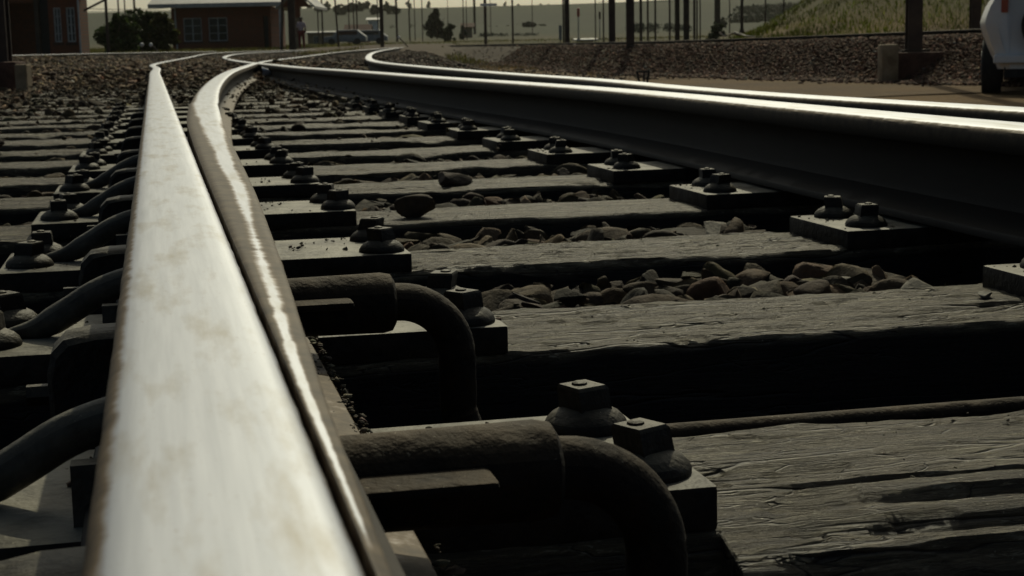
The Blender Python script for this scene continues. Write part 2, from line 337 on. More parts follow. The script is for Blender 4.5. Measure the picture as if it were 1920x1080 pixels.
def ground_z(x, y, parts=False):
    x = np.asarray(x, float); y = np.asarray(y, float)
    dL, zL, sL = near_path(PATHS['L'], x, y); dR, zR, sR = near_path(PATHS['R'], x, y); dC, zC, sC = near_path(PATHS['C'], x, y); dD, zD, sD = near_path(PATHS['D'], x, y); dB, zB, sB = near_path(PATHS['B'], x, y)
    right = sstep(.45, 1.5 + 1.6 * sstep(16, 24, y), dR) * (sR < 0) * (y < 140)
    left_base = -.215 + .12 * sstep(11.5, 19, y) + .05 * sstep(17, 40, y)
    corridor = (1 - sstep(1.0, 1.8, np.minimum(dL, dR) - 0)) 
    inside = ((sL < 0) & (sR > 0)) | (dL < .9) | (dR < .6)
    near_in = np.where(inside & (y < 14.5), -.270 - .03 * (1 - sstep(1.3, 1.9, y)) + .035 * sstep(2, 5, y) + .03 * sstep(5, 9, y), left_base)
    z = np.where(inside, near_in, left_base)
    z = z * (1 - right) + (-.5 + .02 * vnoise(x, y, .6, 3)) * right
    # route formation further on
    for d, zz in ((dL, zL), (dB, zB), (dR, zR)):
        f = (1 - sstep(.8, 2.0, d)) * sstep(14, 22, y); z = z * (1 - f) + np.maximum(z, zz - .13) * f
    fc = 1 - sstep(.45, 1.75, dC); z = np.maximum(z, -.5 + (zC - .11 + .5) * fc)
    behindC = (sC < 0) & (y > 8)                 # the far side of the bank track
    # sC: travel goes away from the camera, so its right hand side lies behind the bank
    z = np.where(behindC & (dC < 60), np.maximum(z, (zC - .11) * (1 - sstep(1.5, 6, dC)) + .02), z)
    fd = 1 - sstep(.6, 2.2, dD); z = np.maximum(z, z * (1 - fd) + (zD - .10) * fd)
    r = np.hypot(x, y); az_ = np.degrees(np.arctan2(x, y))
    far = np.interp(r, [0, 50, 75, 95, 150, 220, 300, 450, 700, 1000, 1500, 2200, 6000], [-.6, -.3, .12, .25, .55, 1.2, 2.4, 5.5, 14, 25, 37, 40, 30])
    rt = right * sstep(2.0, 4.0, dR) * (az_ > -3.5); far = far * (1 - rt) + rt * np.interp(r, [0, 100, 150, 220, 300, 450, 700, 1000, 1500, 2200, 6000], [-.5, -.45, .45, 1.2, 2.4, 5.5, 14, 25, 37, 40, 30])
    f = sstep(45, 80, r); z = np.where(r > 45, z * (1 - f) + np.maximum(far, z * (r < 110) - 5 * (r >= 110)) * f, z)
    und = (vnoise(x, y, .004, 5) - .5) * sstep(200, 900, r) * 14 + (vnoise(x, y, .0013, 9) - .5) * sstep(500, 1500, r) * 22
    z = z + und
    # grassy embankment on the right behind the bank track
    az = np.degrees(np.arctan2(x, y))
    bank = sstep(7.2, 14.5, az) * sstep(33, 52, r) * (1 - sstep(150, 260, r)) * (y > 0)
    z = z + bank * (2.55 + 1.3 * sstep(10, 17, az) + .35 * vnoise(x, y, .35, 2) + .12 * vnoise(x, y, 1.3, 4))
    z = z + .012 * (vnoise(x, y, 2.2, 8) - .5)
    if parts: return z, dict(dL=dL, dR=dR, dC=dC, dD=dD, inside=inside, right=right, bank=bank, r=r, az=az, sR=sR, behindC=behindC)
    return z
def gz(x, y): return float(ground_z(np.array([x]), np.array([y]))[0])

# ------------------------------------------------------------ ground sheet to the horizon
azs = np.radians(np.concatenate([np.linspace(-180, -24, 50)[:-1], np.linspace(-24, 24, 420), np.linspace(24, 180, 50)[1:]]))
rs = np.concatenate([[.02], np.geomspace(.3, 6500, 330)])
RR, AA = np.meshgrid(rs, azs, indexing='ij')
X = RR * np.sin(AA); Y = RR * np.cos(AA)
Z, P = ground_z(X.ravel(), Y.ravel(), True); Xf, Yf = X.ravel(), Y.ravel()
def lerp(a, b, t): return a * (1 - t[:, None]) + b * t[:, None]
c_ball = np.array([.11, .075, .042]); c_dirt = np.array([.195, .112, .036]); c_grass = np.array([.065, .065, .014]); c_dry = np.array([.13, .092, .032]); c_field = np.array([.040, .050, .015]); c_far = np.array([.035, .044, .018])
T = np.tile(c_ball, (len(Z), 1))
T = lerp(T, c_dirt, P['right'] * (P['dC'] > 1.6) * sstep(2.6, 3.4, P['dR']))
nn = vnoise(Xf, Yf, .25, 6); n3_ = vnoise(Xf, Yf, .9, 1)
T = lerp(T, c_dry, P['right'] * sstep(34, 44, P['r']) * sstep(.3, .6, nn) * .9)
T = lerp(T, c_grass, sstep(.62, .75, nn) * P['right'] * sstep(34, 44, P['r']))
gr = sstep(38, 60, P['r']) * sstep(2.2, 3.2, np.minimum(np.minimum(P['dL'], P['dC']), np.minimum(P['dR'], P['dD'])))
T = lerp(T, c_grass, gr)
T = lerp(T, c_dry, gr * sstep(.45, .7, n3_) * .6)
T = lerp(T, c_grass * np.array([1.0, 1.2, .7]), np.clip(P['bank'] * 2, 0, 1)); T = lerp(T, c_dry * np.array([.9, .8, .6]), np.clip(P['bank'] * 2, 0, 1) * sstep(.45, .8, vnoise(Xf, Yf, .35, 12)) * .6)
T = lerp(T, c_field, sstep(180, 320, P['r'])); T = lerp(T, c_far, sstep(.5, .56, vnoise(Xf, Yf, .0035, 14)) * sstep(300, 500, P['r']) * .6)
T = lerp(T, np.array([.105, .078, .050]), P['right'] * sstep(26, 32, P['r']) * (1 - sstep(100, 120, P['r'])) * (1 - sstep(.2, 1.6, P['az'])))
V = np.stack([Xf, Yf, Z], 1); na = len(azs); I, J = np.meshgrid(np.arange(len(rs) - 1), np.arange(na - 1), indexing='ij'); b0 = (I * na + J).ravel()
F = np.stack([b0, b0 + na, b0 + na + 1, b0 + 1], 1)[:, ::-1]
g = fast_mesh('ground', V, F, 'ground', T, True); tag(g, kind='structure')

# dirt road along the foot of the ballast bank
def road():
    Pc = PATHS['C']; rows = []; tints = []
    for i in range(0, 72):
        p = Vector(Pc[i]); q = Vector(Pc[i + 1]); t = (q - p); t.z = 0; t.normalize(); left = Vector((-t.y, t.x, 0))
        e = .25 * noise.noise(Vector((i * .35, 1, 0))); rows.append([p + left * (dd + (e if k == 0 else 0)) for k, dd in enumerate((1.95, 2.6, 3.4, 4.5, 6, 7.6, 9))])
    n = 7; V = np.array([[v.x, v.y, 0] for r in rows for v in r]); V[:, 2] = ground_z(V[:, 0], V[:, 1]) + .012
    F = np.array([(i * n + k, (i + 1) * n + k, (i + 1) * n + k + 1, i * n + k + 1) for i in range(len(rows) - 1) for k in range(n - 1)])
    nz = vnoise(V[:, 0], V[:, 1], .8, 2); T = lerp(np.tile([.195, .112, .036], (len(V), 1)), np.array([.15, .095, .045]), nz)
    tag(fast_mesh('dirt_road', V, F, 'ground', T, True), kind='structure')
road()
# ------------------------------------------------------------ stones
def rock_protos(n, sub):
    out = []
    for k in range(n):
        bm = bmesh.new(); bmesh.ops.create_icosphere(bm, subdivisions=sub, radius=1)
        sv = Vector((k * 3.1, k * 1.7, k))
        planes = [Vector((random.gauss(0, 1), random.gauss(0, 1), random.gauss(0, 1))).normalized() for _ in range(9)]
        offs = [random.uniform(.22, .62) for _ in planes]
        for v in bm.verts:
            p = v.co.copy()
            for q, o in zip(planes, offs):
                d = p.dot(q)
                if d > o: p -= q * (d - o) * .99
            p *= 1 + .05 * noise.noise(p * 2.3 + sv); v.co = p
        bmesh.ops.triangulate(bm, faces=bm.faces[:])
        bm.verts.ensure_lookup_table(); V = np.array([v.co[:] for v in bm.verts]); F = np.array([[v.index for v in f.verts] for f in bm.faces]); bm.free(); out.append((V, F))
    return out
P3 = rock_protos(14, 3); P2 = rock_protos(12, 2); P1 = rock_protos(8, 1)
def rand_rot(n):
    q = RNG.normal(size=(n, 4)); q /= np.linalg.norm(q, axis=1)[:, None]; w_, x, y, z = q.T
    return np.stack([1 - 2 * (y * y + z * z), 2 * (x * y - z * w_), 2 * (x * z + y * w_), 2 * (x * y + z * w_), 1 - 2 * (x * x + z * z), 2 * (y * z - x * w_), 2 * (x * z - y * w_), 2 * (y * z + x * w_), 1 - 2 * (x * x + y * y)], 1).reshape(n, 3, 3)
def rocks(pos, size, protos, tint):
    n = len(pos); R = rand_rot(n); sc = RNG.uniform(.6, 1.2, (n, 3)) * size[:, None] * np.array([1.15, 1.0, .75]); which = RNG.integers(0, len(protos), n)
    Vs, Fs, Ts, o = [], [], [], 0
    for k, (V, F) in enumerate(protos):
        ids = np.where(which == k)[0]
        if not len(ids): continue
        W = np.einsum('nij,mj->nmi', R[ids], V) * sc[ids][:, None, :] + pos[ids][:, None, :]
        m = len(V); Vs.append(W.reshape(-1, 3)); Fs.append((F[None] + (np.arange(len(ids)) * m)[:, None, None]).reshape(-1, 3) + o); o += m * len(ids)
        Ts.append(np.repeat(tint[ids], m, 0))
    return np.concatenate(Vs), np.concatenate(Fs), np.concatenate(Ts)
def stone_tint(n, base=(.095, .070, .038)):
    t = np.array(base)[None] * RNG.lognormal(0, .5, (n, 1)) * (1 + RNG.normal(0, .07, (n, 3))); k = RNG.random(n)
    t[k > .992] = np.array([.30, .28, .23]); t[(k > .9) & (k < .94)] *= np.array([1.15, .9, .8]); return np.clip(t, .012, .5)
SL0, SP, SW = 1.485, .597, .250          # front edge of a sleeper, spacing, width
def in_sleeper(s, pad=0):
    f = (s - SL0) / SP - np.floor((s - SL0) / SP); return (f * SP < SW + pad) | (f * SP > SP - pad)
groups = []
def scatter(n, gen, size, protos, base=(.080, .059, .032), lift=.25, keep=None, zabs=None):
    u, s = gen(n); x = TN.x * u + TT.x * s; y = TN.y * u + TT.y * s
    if keep is not None:
        k = keep(u, s, x, y); u, s, x, y = u[k], s[k], x[k], y[k]
    sz = RNG.uniform(*size, len(x)) * RNG.choice([1, 1, 1, 1.35, .7], len(x)); z = ground_z(x, y) + sz * lift + RNG.uniform(0, .022, len(x)) if zabs is None else zabs - sz * .55 + RNG.uniform(-.035, .004, len(x))
    groups.append(rocks(np.stack([x, y, z], 1), sz, protos, stone_tint(len(x), base)))
vis = lambda x, y, m=3: (np.abs(np.degrees(np.arctan2(x, y))) < 18.5 + m) & (y > .1)
# near gaps between the sleepers
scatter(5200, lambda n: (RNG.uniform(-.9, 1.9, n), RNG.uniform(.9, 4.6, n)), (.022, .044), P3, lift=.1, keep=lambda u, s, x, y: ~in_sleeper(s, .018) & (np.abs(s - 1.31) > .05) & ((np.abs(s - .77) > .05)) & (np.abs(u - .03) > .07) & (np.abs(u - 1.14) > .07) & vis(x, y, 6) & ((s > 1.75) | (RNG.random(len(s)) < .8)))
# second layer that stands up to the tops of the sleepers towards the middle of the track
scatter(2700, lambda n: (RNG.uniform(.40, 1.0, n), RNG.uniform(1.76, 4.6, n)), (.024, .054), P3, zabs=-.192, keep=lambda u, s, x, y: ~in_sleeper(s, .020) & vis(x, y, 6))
scatter(1800, lambda n: (RNG.uniform(-.95, -.18, n), RNG.uniform(1.1, 4.6, n)), (.018, .040), P3, zabs=-.196, keep=lambda u, s, x, y: ~in_sleeper(s, .024) & vis(x, y, 6))
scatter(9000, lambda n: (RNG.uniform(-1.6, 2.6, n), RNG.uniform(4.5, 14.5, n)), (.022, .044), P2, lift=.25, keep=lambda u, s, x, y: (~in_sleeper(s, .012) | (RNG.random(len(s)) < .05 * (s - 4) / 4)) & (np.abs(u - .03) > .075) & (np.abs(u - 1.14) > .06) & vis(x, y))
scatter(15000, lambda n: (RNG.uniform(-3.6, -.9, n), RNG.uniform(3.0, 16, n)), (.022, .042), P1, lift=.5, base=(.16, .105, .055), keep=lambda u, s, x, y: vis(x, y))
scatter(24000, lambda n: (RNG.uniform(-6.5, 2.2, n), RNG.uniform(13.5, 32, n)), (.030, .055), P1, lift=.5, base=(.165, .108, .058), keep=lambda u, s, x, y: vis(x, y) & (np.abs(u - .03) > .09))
ba = tuple(np.concatenate(z) if i != 1 else None for i, z in enumerate(zip(*groups)))
def merge(gs):
    o = 0; Vs, Fs, Ts = [], [], []
    for V, F, T in gs: Vs.append(V); Fs.append(F + o); Ts.append(T); o += len(V)
    return np.concatenate(Vs), np.concatenate(Fs), np.concatenate(Ts)
def along(P, n, o0, o1, d0, d1, size):
    Pc = P; i = RNG.integers(0, len(Pc) - 1, n); f = RNG.random(n); p = Pc[i] * (1 - f[:, None]) + Pc[i + 1] * f[:, None]; t = Pc[i + 1] - Pc[i]; L = np.hypot(t[:, 0], t[:, 1]); off = RNG.uniform(o0, o1, n)
    x = p[:, 0] + t[:, 1] / L * off; y = p[:, 1] - t[:, 0] / L * off; k = vis(x, y, 2) & (y > d0) & (y < d1) & (np.abs(off) > .12); x, y = x[k], y[k]; sz = RNG.uniform(*size, len(x)); z = ground_z(x, y) + sz * .4
    groups.append(rocks(np.stack([x, y, z], 1), sz, P1, stone_tint(len(x), (.13, .095, .065))))
along(PATHS['R'], 30000, -1.2, 3.2, 16, 60, (.03, .06)); along(PATHS['R'], 16000, 2.5, 8, 26, 75, (.03, .07)); along(PATHS['B'], 16000, -1.5, 1.5, 20, 60, (.03, .06)); along(PATHS['D'], 16000, .2, 3.2, 20, 60, (.03, .06))
# grit and small stones strewn over the sleepers further up the track
scatter(9000, lambda n: (RNG.uniform(-1.0, 1.7, n), 4 + 9 * RNG.random(n) ** .8), (.005, .013), P1, lift=.3, keep=lambda u, s, x, y: in_sleeper(s, -.01) & vis(x, y) & (np.abs(u - .03) > .08) & (np.abs(u - 1.14) > .06) & (RNG.random(len(s)) < (s - 3) / 8))
V, F, T = groups[-1]; V[:, 2] += .085; groups[-1] = (V, F, T)
def grit(n, u0, u1, s0, s1, z, size, keep, tint):
    u = RNG.uniform(u0, u1, n); s = RNG.uniform(s0, s1, n); k = keep(u, s); u, s = u[k], s[k]; sz = RNG.uniform(*size, len(u)) * RNG.choice([.6, 1, 1.6], len(u))
    groups.append(rocks(np.stack([TN.x * u + TT.x * s, TN.y * u + TT.y * s, np.full(len(u), z) + sz * .3], 1), sz, P1, stone_tint(len(u), tint)))
pl_ = lambda s: ((s - SL0) / SP - np.floor((s - SL0) / SP)) * SP
grit(2600, .37, .95, .9, 4.5, -.180, (.0006, .0018), lambda u, s: (pl_(s) > .012) & (pl_(s) < .235) & (vnoise(u, s, 6, 2) > .4), (.13, .11, .075))
grit(1500, .07, .33, .8, 4.5, -.1535, (.0010, .0038), lambda u, s: (pl_(s) > .01) & (pl_(s) < .21) & (vnoise(u, s, 14, 2) > .45), (.12, .10, .07))
grit(900, -.20, -.05, .8, 3.5, -.1535, (.0010, .0038), lambda u, s: (pl_(s) > .01) & (pl_(s) < .21) & (vnoise(u, s, 14, 5) > .45), (.12, .10, .07))
grit(900, .98, 1.06, 1.4, 4.5, -.1535, (.0010, .0034), lambda u, s: (pl_(s) > .01) & (pl_(s) < .21), (.12, .10, .07))
grit(2200, .084, .132, .6, 2.2, -.1355, (.0010, .0040), lambda u, s: vnoise(u, s, 16, 9) > .35, (.12, .10, .07))
V, F, T = merge(groups); o = fast_mesh('ballast', V, F, 'ballast', T)
tag(o, 'brown crushed stone ballast lying between and around the timber sleepers', 'ballast', kind='stuff')
# bank of the track on the right
groups = []
def bank_stones():
    Pc = PATHS['C']; n = 42000; i = np.minimum((RNG.random(n) ** 1.15 * (len(Pc) - 30)).astype(int), len(Pc) - 2); f = RNG.random(n); p = Pc[i] * (1 - f[:, None]) + Pc[i + 1] * f[:, None]
    t = Pc[i + 1] - Pc[i]; L = np.hypot(t[:, 0], t[:, 1]); off = RNG.uniform(.1, 1.85, n) + RNG.exponential(.12, n); x = p[:, 0] - t[:, 1] / L * off; y = p[:, 1] + t[:, 0] / L * off
    k = vis(x, y, 2); x, y = x[k], y[k]; sz = RNG.uniform(.028, .055, len(x)); z = ground_z(x, y) + sz * .45
    return rocks(np.stack([x, y, z], 1), sz, P1, stone_tint(len(x), (.15, .082, .050)))
V, F, T = bank_stones(); tag(fast_mesh('ballast_bank', V, F, 'ballast', T), 'bank of reddish brown crushed stone under the raised track on the right', 'ballast', kind='stuff')

# ------------------------------------------------------------ rails
HALF = [(.0, 0.), (.008, -.0001), (.016, -.0002), (.022, -.0005), (.0270, -.0011), (.0312, -.0024), (.0340, -.0056), (.0350, -.0110), (.0352, -.028), (.0335, -.0335), (.012, -.0405), (.0080, -.047), (.0075, -.07), (.0078, -.108), (.011, -.118), (.030, -.1285), (.0605, -.1385), (.0625, -.1415), (.0625, -.150)]
def rail_profile(k=1.): return [(u * (k if z > -.037 else 1), z) for u, z in [(-u, z) for u, z in HALF[::-1]] + HALF[1:]]
def rail(name, pts, label, cat='rail', group=None, near_step=.03, wear=(-.029, .034), mat='rail', head=1.):
    P = [Vector(p) for p in catmull(pts, 14)]
    # resample
    out = [P[0]]; 
    for p in P[1:]:
        stp = near_step * max(1, (p.xy.length / 2.2)) if near_step else 1
        d = (p - out[-1]).length
        n = int(d // stp)
        a = out[-1]
        for k in range(1, n + 1): out.append(a.lerp(p, k / (n + 1)))
        out.append(p)
    prof = rail_profile(head); m = len(prof); vs = []; fs = []; wr = []
    for i, p in enumerate(out):
        t = out[min(i + 1, len(out) - 1)] - out[max(i - 1, 0)]; t.z = 0; t.normalize(); r = Vector((t.y, -t.x, 0))
        for u, z in prof:
            j = .0006 * noise.noise(Vector((p.x * 40, p.y * 40, u * 90))) if z < -.004 else 0
            vs.append(p + r * (u + j) + Vector((0, 0, z)))
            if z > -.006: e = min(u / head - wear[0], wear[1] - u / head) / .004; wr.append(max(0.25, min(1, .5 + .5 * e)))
            else: wr.append(.10 if z > -.016 else 0)  # head sides and web fall to the near-black shade colour
    for i in range(len(out) - 1):
        for k in range(m): fs.append((i * m + k, (i + 1) * m + k, (i + 1) * m + (k + 1) % m, i * m + (k + 1) % m))
    fs += [tuple(range(m)), tuple((len(out) - 1) * m + k for k in range(m))[::-1]]
    mb = MB(); mb.add(vs, fs, wear=wr); return tag(obj(name, mb, mat, smooth=38), label, cat, group)
GR = 'rails of the turnout in the foreground'
rail('stock_rail', L_STOCK, 'broad bright worn rail running from the bottom left corner straight away', 'rail', GR, .025)
R_STOCK = [p + TN * .012 + Vector((0, 0, .004)) for p in R_STOCK]
R_BLADE = [p + TN * .022 + Vector((0, 0, .005)) if p.xy.length < 12 else p for p in R_BLADE]
rail('stock_rail', R_STOCK, 'farther of the two rails at the right edge, bending away past the frog', 'rail', GR, .04, wear=(-.0305, .035), head=1.4)
rail('closure_rail', R_BLADE, 'near rail on the right with the tall black shadowed side and pale top', 'rail', GR, .03, wear=(-.0305, .035), head=1.6)
rail('yard_rail', C_RAIL, 'dark rail on top of the raised ballast bank at the right', 'rail', 'rails of the yard behind', 0, wear=(.0, .03))
rail('yard_rail', D_RAIL, 'bright topped rail in front of the brick hut at the left', 'rail', 'rails of the yard behind', 0)
# switch blade: head grows out of the stock rail
def blade():
    st = []; s = -.4
    while s < 17.5: st.append(s); s += .02 if s < 3 else (.06 if s < 7 else .3)
    S_, UL, UR = [b[0] for b in BL], [b[1] for b in BL], [b[2] for b in BL]
    # smooth the tables
    def sm(s, Y): return sum(interp(s + d, S_, Y) * w_ for d, w_ in ((-.5 * .35, .25), (0, .5), (.5 * .35, .25))) if s < 4 else sum(interp(s + d, S_, Y) * w_ for d, w_ in ((-.9, .25), (0, .5), (.9, .25)))
    mb = MB(); vs = []; fs = []; wr = []; m = None; cen = []
    for s in st:
        l, r = sm(s, UL), sm(s, UR); w_ = r - l; zt = interp(s, [-.4, .4, .9, 1.5, 2.6, 3.5], [-.006, -.0038, -.0024, -.0014, -.0006, 0]); web = max(l + .010, r - .035); cen.append((r - .035, s))
        prof = []; full = sstep(2.2, 4, s)
        lf = web - .010 - .0525 * float(full)
        prof += [(lf, -.1415), (lf, -.1385 + .008 * (1 - float(full))), (web - .0078, -.112), (web - .0075, -.047)]
        if full > .02: prof += [(l + .0005, -.034)]
        else: prof += [(l + .0005, -.040)]
        prof += [(l, -.028), (l, -.010)]
        nh = 40
        for k in range(nh + 1):
            f = k / nh; u = l + w_ * f; x = abs(f * 2 - 1); z = zt - .0040 * w_ / .07 * (x ** 7) - (.0022 * f * (1 - float(full)))
            prof.append((u, z))
        burr = .0016 * noise.noise(Vector((s * 70, 3, 0))) + .0022 * max(0, noise.noise(Vector((s * 24, 9, 0)))) if s < 2.4 else 0
        prof += [(r + .0006 + burr, zt - .009), (r + .0012 + burr * 1.4, -.020), (r, -.032), (web + .012, -.0405), (web + .008, -.047), (web + .0078, -.108), (web + .012, -.116), (web + .035, -.1275), (web + .066, -.1335), (web + .068, -.1365), (web + .068, -.1415)]
        m = len(prof)
        a = interp(s, [.3, .40, .6, .84, 1.2, 1.5, 1.9, 2.4, 3, 3.8, 5], [.45, .20, .10, .34, .46, .48, .44, .40, .32, .16, .08])
        b = interp(s, [.3, .40, .6, .84, 1.2, 1.5, 1.9, 2.4, 3, 3.8, 5], [.50, .46, .52, .60, .70, .76, .80, .90, 1.0, 1.1, 1.1])
        for k, (u, z) in enumerate(prof):
            vs.append(tf(u, s, z)); f = (u - l) / max(w_, 1e-4)
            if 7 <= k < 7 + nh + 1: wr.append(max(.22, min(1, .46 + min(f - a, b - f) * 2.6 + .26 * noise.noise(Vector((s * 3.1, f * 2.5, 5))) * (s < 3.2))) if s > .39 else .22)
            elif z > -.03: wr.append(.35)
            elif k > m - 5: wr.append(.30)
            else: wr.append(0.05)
    n = len(st)
    for i in range(n - 1):
        for k in range(m): fs.append((i * m + k, (i + 1) * m + k, (i + 1) * m + (k + 1) % m, i * m + (k + 1) % m))
    fs += [tuple(range(m)), tuple((n - 1) * m + k for k in range(m))[::-1]]
    mb.add(vs, fs, wear=wr)
    # onwards past the crossing
    o = obj('switch_blade', mb, 'rail', smooth=38); tag(o, 'tapering switch rail with a worn bright streak, pressed against the broad rail', 'rail', GR)
blade()
rail('crossing_rail', [tf(1.125, 17.45, -.001), tf(1.45, 20.5, 0)] + B_AFTER, 'curved rail running on past the frog towards the round tree', 'rail', GR, .5)

# ------------------------------------------------------------ sleepers with plates and coach screws
def sleeper_mesh(k, s0, u0, u1, near):
    fine = k <= 1; nl = int((u1 - u0) / (.0055 if fine else .009 if near else .03)); W = SW; zt = -.180; zb = -.32
    top_n = 46 if fine else 26 if near else 8; prof = [(0, zb), (0, zb + .05), (0, zt - .05), (0, zt - .025)] if near else [(0, zb), (0, zt - .03)]
    if near: prof += [(0, zt - .012)]
    prof += [(.0018, zt - .004)] + [(.006 + (W - .012) * i / top_n, zt) for i in range(top_n + 1)] + [(W - .0018, zt - .004), (W, zt - .03), (W, zb)]
    m = len(prof); vs = []; tp = []; sd = k * 5.3
    amp = 1.0 if near else 1.5
    for i in range(nl + 1):
        u = u0 + (u1 - u0) * i / nl
        wob = .006 * noise.noise(Vector((u * 1.3, sd, 0)))
        for j, (s, z) in enumerate(prof):
            edge = max(0, 1 - min(s, W - s) / .02)
            p = Vector((u * 2.2, s * 34 + sd, z * 20))
            n1 = noise.noise(p); n2 = noise.noise(Vector((u * 7, s * 90 + sd, z * 60)))
            crack = -max(0, .13 - abs(noise.noise(Vector((u * 1.6, s * 22 + sd * 2, 7 + z * 8)))) ) * .055 * max(0, noise.noise(Vector((u * 1.1 + 4, s * 8, sd))) + .25)
            lay = 0
            if k == -1 and s < .085 and z > -.24: lay = -.015 * max(0, math.sin((s * 1.0 - z * .55) * 260 + 1.5 * noise.noise(Vector((u * 3, 2, s * 10))))) * min(1, max(0, (u - .30) * 3.2)) * (1 if s > .002 else .6)
            dz = (n1 * .0036 + n2 * .0020 + crack * 2.2) * amp - edge * .007 * abs(noise.noise(Vector((u * 9, sd, s * 5)))) * amp + lay
            if fine and z > zt - .03: q_ = noise.noise(Vector((u * 30, s * 130 + sd, 3))) + .6 * noise.noise(Vector((u * 70, s * 240, sd))); dz += .0014 * q_ - (.0028 if noise.noise(Vector((u * 14, s * 60, sd + 9))) > .33 else 0)
            ds = 0
            if s < .01: ds = (.006 * noise.noise(Vector((u * 5, sd, z * 14))) + .0035 * noise.noise(Vector((u * 22, sd + 3, z * 40)))) * amp - (lay * .9)
            elif s > W - .01: ds = .005 * noise.noise(Vector((u * 5, sd + 9, z * 14))) * amp
            hz = dz if z > zt - .03 else 0
            if k == -1 and z <= zt - .03: hz = lay * .3
            if k == -1 and u > .335 and s < .07:      # the worn, splintered front arris of the nearest sleeper
                q_ = 1 - s / .07; ds -= .030 * q_; hz -= .020 * q_ ** 1.5 if z > zt - .03 else 0.008
            vs.append(tf(u, s0 + s + ds + wob, z + hz)); tp.append(1. if (z >= zt - .005) else (.55 if k == -1 else .0))  # sides get the painted shade colour, only partly on the nearest sleeper
    fs = [(i * m + j, (i + 1) * m + j, (i + 1) * m + j + 1, i * m + j + 1) for i in range(nl) for j in range(m - 1)]
    fs += [tuple(range(m))[::1], tuple(nl * m + j for j in range(m))[::-1]]
    fs = [f[::-1] for f in fs]
    mb = MB(); mb.add(vs, fs, top=tp); return mb
RT = Matrix.Rotation(-HD, 3, 'Z')
# tf(u,s) = RT * (u,s)
RT = Matrix(((TN.x, TT.x, 0), (TN.y, TT.y, 0), (0, 0, 1)))
_scr = {}
def screw_mb(u, s, z, tilt, hi):
    mb = MB(); c = tf(u, s, z); q = 24 if hi else 10
    dome = [(.031, 0), (.0312, .003), (.029, .0075), (.0245, .0120), (.019, .015), (.0165, .0162)]
    mb.lathe(dome, c, q, .05)
    n = 14 if hi else 8; nx = random.uniform(-.75, .75)
    hw = .0135
    # square head, slightly tapered, with a nipple on top
    def sq(w_, zz, rot): return [c + Vector((w_ * 1.414 * math.cos(rot + math.pi / 4 + a * math.pi / 2), w_ * 1.414 * math.sin(rot + math.pi / 4 + a * math.pi / 2), zz)) for a in range(4)]
    vs = []; lv = [(.0140, .012), (hw + .0002, .0145), (hw, .0300), (hw - .0016, .0325)]
    for w_, zz in lv: vs += [p + Vector((tilt * (zz - .017), 0, 0)) for p in sq(w_, zz, nx + rad(12))]
    fs = [(i * 4 + a, i * 4 + (a + 1) % 4, (i + 1) * 4 + (a + 1) % 4, (i + 1) * 4 + a) for i in range(3) for a in range(4)] + [(12, 13, 14, 15)]
    mb.add(vs, fs)
    mb.lathe([(.006, .031), (.0055, .0340), (.003, .0350)], c + Vector((tilt * .03, 0, 0)), 8)
    return mb
NSL = 34
for k in range(-1, NSL):
    s0 = SL0 + k * SP + (random.uniform(-.02, .02) if k > 4 else 0); near = k <= 3
    if s0 > 15.5: break
    u0 = -.80 + random.uniform(-.12, .1); u1 = 1.78 + random.uniform(-.08, .1) + .04 * max(0, s0 - 4)
    c = tf(.5, s0 + .125, -.18)
    r = root('sleeper', c, ('cracked and split grey timber sleeper, nearest to the camera' if k == -1 else 'weathered grey timber sleeper, %s from the camera' % ordinal(k + 1)), 'sleeper', 'timber sleepers across the turnout')
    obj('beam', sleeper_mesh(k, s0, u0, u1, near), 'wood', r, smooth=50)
    if k > 11: continue
    # left rail plate reaches from the outer screws to the inner screws
    for (a, b, scr, cast) in ((-.212, .332, ((-.172, .06), (-.160, .185), (.300, .042), (.296, .178)), True), (.975, 1.55, ((1.022, .05), (1.038, .18), (1.50, .06), (1.5, .18)), False)):
        if s0 > 6 and not cast: a += .02; b += .1
        mb = MB(); jz = random.uniform(-.0015, .0015)
        n = 18; zt = -.1535 + jz
        mb.box(a, b, s0 + .004, s0 + .220, -.182, zt, R=RT)
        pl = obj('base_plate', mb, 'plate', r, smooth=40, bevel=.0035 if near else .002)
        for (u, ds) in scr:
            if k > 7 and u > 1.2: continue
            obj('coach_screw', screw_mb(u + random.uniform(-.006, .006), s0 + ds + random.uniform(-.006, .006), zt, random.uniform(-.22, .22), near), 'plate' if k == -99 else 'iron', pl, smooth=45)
        if cast and k < 4:
            rb = MB(); pts = [tf(-.155, s0 + .10, -.150), tf(-.125, s0 + .095, -.144), tf(-.095, s0 + .09, -.128), tf(-.065, s0 + .085, -.110), tf(-.035, s0 + .08, -.099), tf(.0, s0 + .08, -.094)]
            rb.tube(catmull(pts, 4), [.006 + .008 * min(1, i / 6) for i in range(21)], 12)
            rb.box(-.06, 0.0, s0 + .03, s0 + .045, -.153, -.115, R=RT)
            obj('chair_rib', rb, 'rib', r, smooth=40)

